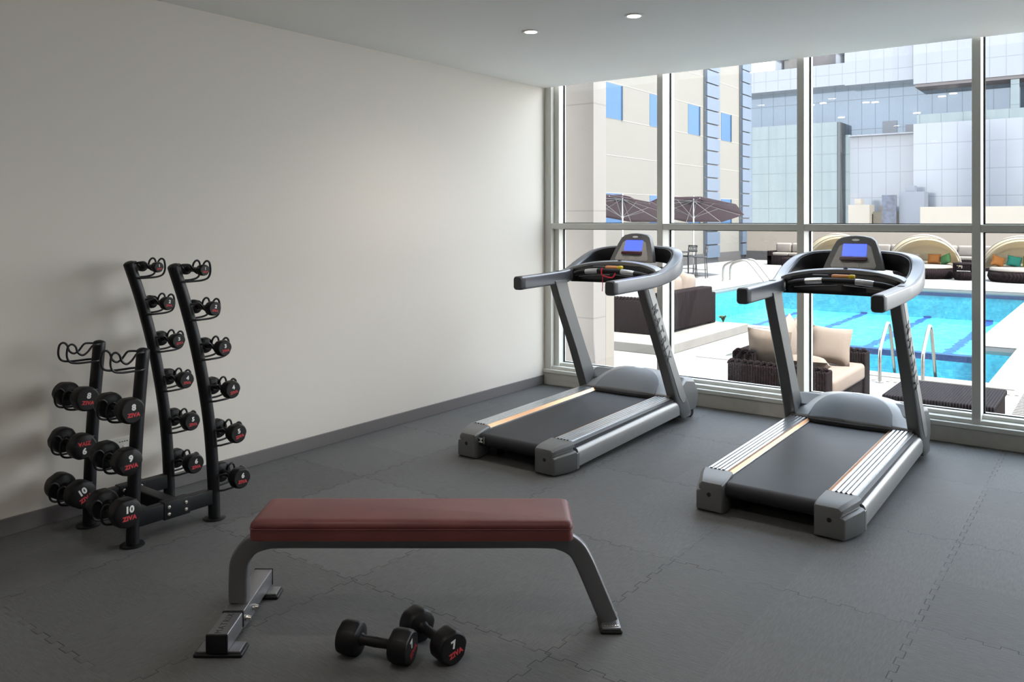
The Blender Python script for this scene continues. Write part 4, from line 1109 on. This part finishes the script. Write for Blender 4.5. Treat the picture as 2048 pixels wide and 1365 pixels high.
MB().rbox(-0.40, 0.30, -0.45, -0.25, 0.0, 0.42, 0.02).build('arm', M['wicker'], s2)
MB().rbox(-0.40, 0.30, 0.25, 0.45, 0.0, 0.42, 0.02).build('arm', M['wicker'], s2)
MB().rbox(-0.45, -0.25, -0.45, 0.45, 0.0, 0.60, 0.02).build('backrest', M['wicker'], s2)
MB().rbox(-0.26, 0.30, -0.26, 0.26, 0.0, 0.30, 0.02).build('seat', M['wicker'], s2)

# --- bar stools and table
def stool(loc, rz, label):
    t = thing('bar_stool', label, 'bar stool', loc, rz, 'bar stools by the high table')
    for sx in (-1, 1):
        MB().tube([(sx*0.22, -0.20, 0), (sx*0.19, -0.17, 0.72)], 0.016, 8).build('leg', M['stool_metal'], t)
        MB().tube([(sx*0.22, 0.22, 0), (sx*0.19, 0.18, 0.72), (sx*0.19, 0.23, 1.08)], 0.016, 8).build('leg', M['stool_metal'], t)
    MB().rbox(-0.22, 0.22, -0.21, 0.20, 0.70, 0.74, 0.012).build('seat', M['stool_metal'], t)
    fr = MB()
    fr.tube([(-0.21, -0.19, 0.28), (0.21, -0.19, 0.28), (0.21, 0.20, 0.28), (-0.21, 0.20, 0.28)], 0.010, 6, closed=True); fr.build('foot_ring', M['stool_metal'], t)
    bk = MB()
    bk.box(-0.21, 0.21, 0.215, 0.235, 0.86, 0.89); bk.box(-0.21, 0.21, 0.225, 0.245, 1.07, 1.10)
    for k in range(6):
        a = -0.19+0.076*k; bk.tube([(a-0.03, 0.225, 0.88), (a+0.03, 0.235, 1.08)], 0.011, 6); bk.tube([(a+0.03, 0.225, 0.88), (a-0.03, 0.235, 1.08)], 0.011, 6)
    bk.build('backrest', M['stool_metal'], t)
    return t
stool((-12.35, 27.0, D), math.radians(-20), 'dark metal bar stool behind the high table, its back facing the gym')
stool((-11.70, 26.55, D), math.radians(-75), 'dark metal bar stool right of the high table, turned sideways')
bt = thing('bar_table', 'dark square high bar table between the bar stools', 'table', (-12.45, 26.35, D))
MB().rbox(-0.32, 0.32, -0.32, 0.32, 0.86, 0.90, 0.01).build('table_top', M['stool_metal'], bt)
for sx in (-1, 1):
    for sy in (-1, 1): MB().box(sx*0.28-0.015, sx*0.28+0.015, sy*0.28-0.015, sy*0.28+0.015, 0, 0.86).build('leg', M['stool_metal'], bt)

# --- parasols
def parasol(loc, label, rz=0):
    t = thing('parasol', label, 'parasol', loc, rz, 'parasols by the beige building')
    H, E, R, n = 2.72, 2.34, 1.80, 8
    cn = MB()
    for (r0, z0, r1, z1, lab) in ((0.30, H-0.03, R, E, 'main'), (0.02, H+0.10, 0.40, H-0.0, 'vent')):
        def f(u, v, r0=r0, z0=z0, r1=r1, z1=z1):
            a = u*2*PI; seg = (a/(2*PI/n)) % 1.0; k = math.cos(PI/n)/math.cos((seg-0.5)*2*PI/n)
            r = r0+(r1-r0)*v; z = z0+(z1-z0)*v - 0.05*math.sin(v*PI)*0.6 - 0.02*v*(1-abs(2*seg-1))*0
            return (r*k*math.cos(a), r*k*math.sin(a), z)
        cn.grid(f, n*4, 6)
    piv = V((0, 0, H)); tm = Matrix.Translation(piv) @ Matrix.Rotation(math.radians(-15), 4, 'X') @ Matrix.Rotation(math.radians(22), 4, 'Z') @ Matrix.Translation(-piv)
    cn.bm.transform(tm)
    cn.build('canopy', M['parasol'], t, ang=20, solid=0.006)
    MB().tube([(0, 0, 0), (0, 0, H+0.13)], 0.028, 12).build('pole', M['alu'], t)
    MB().lathe([(0.0, 0.0), (0.30, 0.0), (0.32, 0.03), (0.30, 0.06), (0.05, 0.09), (0.0, 0.09)], 24).build('base', M['concrete'], t)
    hb_ = MB().lathe([(0.0, -0.04), (0.05, -0.04), (0.06, 0.0), (0.05, 0.04), (0.0, 0.04)], 14, c=(0, 0, 2.10)); hb_.build('hub', M['alu'], t)
    for k in range(n):
        a = 2*PI*k/n
        tp = [tm @ V(q) for q in ((0.06*math.cos(a), 0.06*math.sin(a), H-0.05), (0.9*math.cos(a), 0.9*math.sin(a), (H+E)/2-0.05), (1.66*math.cos(a), 1.66*math.sin(a), E-0.02))]
        rb = MB().tube(tp, 0.010, 6).build('rib', M['alu'], t)
        MB().tube([(0.05*math.cos(a), 0.05*math.sin(a), 2.10), tp[1]], 0.008, 6).build('strut', M['alu'], rb)
parasol((-12.35, 27.45, D), 'mauve parasol above the bar stools, nearer the pool', math.radians(10))
parasol((-13.15, 23.7, D), 'mauve parasol close to the concrete column, left of the other', math.radians(-6))

# --- day beds
def daybed(loc, label, pillows):
    t = thing('round_daybed', label, 'daybed', loc, 0, 'round canopied daybeds beyond the pool')
    MB().lathe([(0.0, 0.0), (0.86, 0.0), (0.92, 0.04), (0.98, 0.18), (0.95, 0.30), (0.90, 0.34), (0.0, 0.34)], 48).build('base', M['wicker_far'], t)
    MB().lathe([(0.0, 0.33), (0.88, 0.33), (0.92, 0.37), (0.90, 0.44), (0.84, 0.465), (0.0, 0.475)], 48).build('mattress', M['cream'], t, ang=60)
    R = 1.16
    def dome(sc, a0, a1):
        def f(u, v):
            ph = PI*u; th_ = math.radians(a0+(a1-a0)*v); seg = (v*5) % 1.0
            k = sc*(1-0.03*math.sin(seg*PI)*math.sin(ph))
            return (R*k*math.cos(ph), R*k*math.sin(ph)*math.cos(th_)*0.92, 0.36+R*0.98*k*math.sin(ph)*math.sin(th_))
        return f
    cp = MB(); cp.grid(dome(1.0, 4, 104), 28, 20); can = cp.build('canopy', M['canopy'], t, ang=60, solid=0.015)
    bk = MB(); bk.grid(dome(0.93, 10, 62), 28, 12); bk.build('canopy_lining', M['canopy_in'], can, ang=60, solid=0.012)
    for a in (24, 44, 64, 84, 104):
        fn = dome(1.0, a, a); MB().tube([fn(k/24, 0) for k in range(25)], 0.018, 6).build('hoop', M['cream'], can)
    for i, (dx, dy, rz, tl_, m, wd) in enumerate(pillows):
        pillow('daybed_pillow', wd, M[m], 0.42, 0.36, 0.18, (loc[0]+dx, loc[1]+dy, loc[2]+0.64), (math.radians(-16), math.radians(tl_), math.radians(rz)), 'coloured pillows on the daybeds')
    return t
daybed((-5.55, 31.3, D), 'cream canopied round daybed between the right treadmill and the third window post', [(0.28, 0.30, -6, 0, 'orange', 'orange pillow lying on the middle daybed'), (0.66, 0.12, -38, -22, 'green', 'green leaf-print pillow at the right of the middle daybed'), (-0.4, 0.3, 8, 0, 'cream', 'cream pillow at the left of the middle daybed')])
daybed((-8.60, 31.9, D), 'cream canopied round daybed mostly hidden behind the right treadmill console', [])
daybed((-2.62, 31.0, D), 'cream canopied round daybed at the right edge of the view', [(-0.68, 0.06, 34, 20, 'orange', 'orange pillow at the left of the right-hand daybed'), (-0.24, 0.26, 14, 12, 'teal', 'teal pillow second from left on the right-hand daybed'), (0.21, 0.30, 0, 2, 'olive', 'olive green pillow in the middle of the right-hand daybed'), (0.65, 0.20, -14, 4, 'teal', 'teal pillow at the right of the right-hand daybed')])

# --- sofas along the far wall
def far_sofa(x0, x1, y, label, n):
    t = thing('garden_sofa', label, 'sofa', ((x0+x1)/2, y, D), 0, 'wicker sofas along the far wall')
    w = (x1-x0)/2
    MB().rbox(-w, w, -0.45, 0.35, 0.0, 0.42, 0.02).build('base', M['wicker_far'], t)
    MB().rbox(-w+0.2, w, 0.20, 0.45, 0.0, 0.78, 0.02).build('backrest', M['wicker_far'], t)
    MB().rbox(-w, -w+0.22, -0.45, 0.45, 0.0, 0.62, 0.02).build('arm', M['wicker_far'], t)
    MB().rbox(w-0.22, w, -0.45, 0.45, 0.0, 0.62, 0.02).build('arm', M['wicker_far'], t)
    for k in range(n):
        cw_ = (2*w-0.44)/n; xx = x0+0.22+cw_*(k+0.5)
        MB().rbox(-w+0.22+cw_*k+0.01, -w+0.22+cw_*(k+1)-0.01, -0.44, 0.20, 0.42, 0.55, 0.04).build('seat_cushion', M['cream'], t, ang=60)
        MB().rbox(-w+0.22+cw_*k+0.01, -w+0.22+cw_*(k+1)-0.01, 0.02, 0.24, 0.55, 0.97, 0.08, n=4).build('back_cushion', M['cream'], t, ang=60)
far_sofa(-12.75, -10.2, 36.6, 'dark wicker garden sofa by the far wall, left of the middle window post', 3)
far_sofa(-9.4, -6.9, 36.9, 'dark wicker garden sofa by the far wall, behind the hidden daybed', 3)
far_sofa(-6.45, -3.3, 36.9, 'dark wicker garden sofa by the far wall, between the two right daybeds', 3)
o = thing('side_table', 'small dark wicker side table in front of the left garden sofa', 'table', (-11.05, 34.3, D), 0, 'wicker side tables')
MB().rbox(-0.35, 0.35, -0.30, 0.30, 0.0, 0.42, 0.04).build('body', M['wicker_far'], o)
st = thing('side_table', 'barrel-shaped dark wicker side table between two daybeds', 'table', (-4.25, 30.75, D), 0, 'wicker side tables')
MB().lathe([(0.0, 0.0), (0.24, 0.0), (0.30, 0.06), (0.33, 0.20), (0.30, 0.28), (0.28, 0.28), (0.0, 0.26)], 28).build('bowl', M['wicker_far'], st)
MB().lathe([(0.0, 0.50), (0.29, 0.50), (0.32, 0.52), (0.32, 0.56), (0.29, 0.58), (0.0, 0.58)], 28).build('table_top', M['wicker_far'], st)
for sx in (-1, 1): MB().rbox(sx*0.26-0.05, sx*0.26+0.05, -0.08, 0.08, 0.22, 0.53, 0.02).build('upright', M['wicker_far'], st)

# --- small plants
def plant(loc, h, label):
    mb = MB()
    for k in range(16):
        a = random.uniform(0, 2*PI); l = h*random.uniform(0.6, 1.1); s = random.uniform(0.25, 0.7)
        p0 = V((0, 0, 0)); p1 = V((math.cos(a)*l*s*0.5, math.sin(a)*l*s*0.5, l*0.7)); p2 = V((math.cos(a)*l*s, math.sin(a)*l*s, l*random.uniform(0.55, 1.0)))
        mb.tube(catmull([p0, p1, p2], 3), lambda f, h=h: 0.006+0.05*h*math.sin(min(1, f)*PI), 5)
    o = mb.build('potted_shrub', M['leaf'], loc=loc); return tag(o, label, 'plant')
plant((-13.6, 39.7, D), 0.5, 'small spiky plant at the far wall beside the left garden sofa')
plant((-5.82, 14.22, -0.255), 0.14, 'tiny weed at the far corner of the concrete platform')
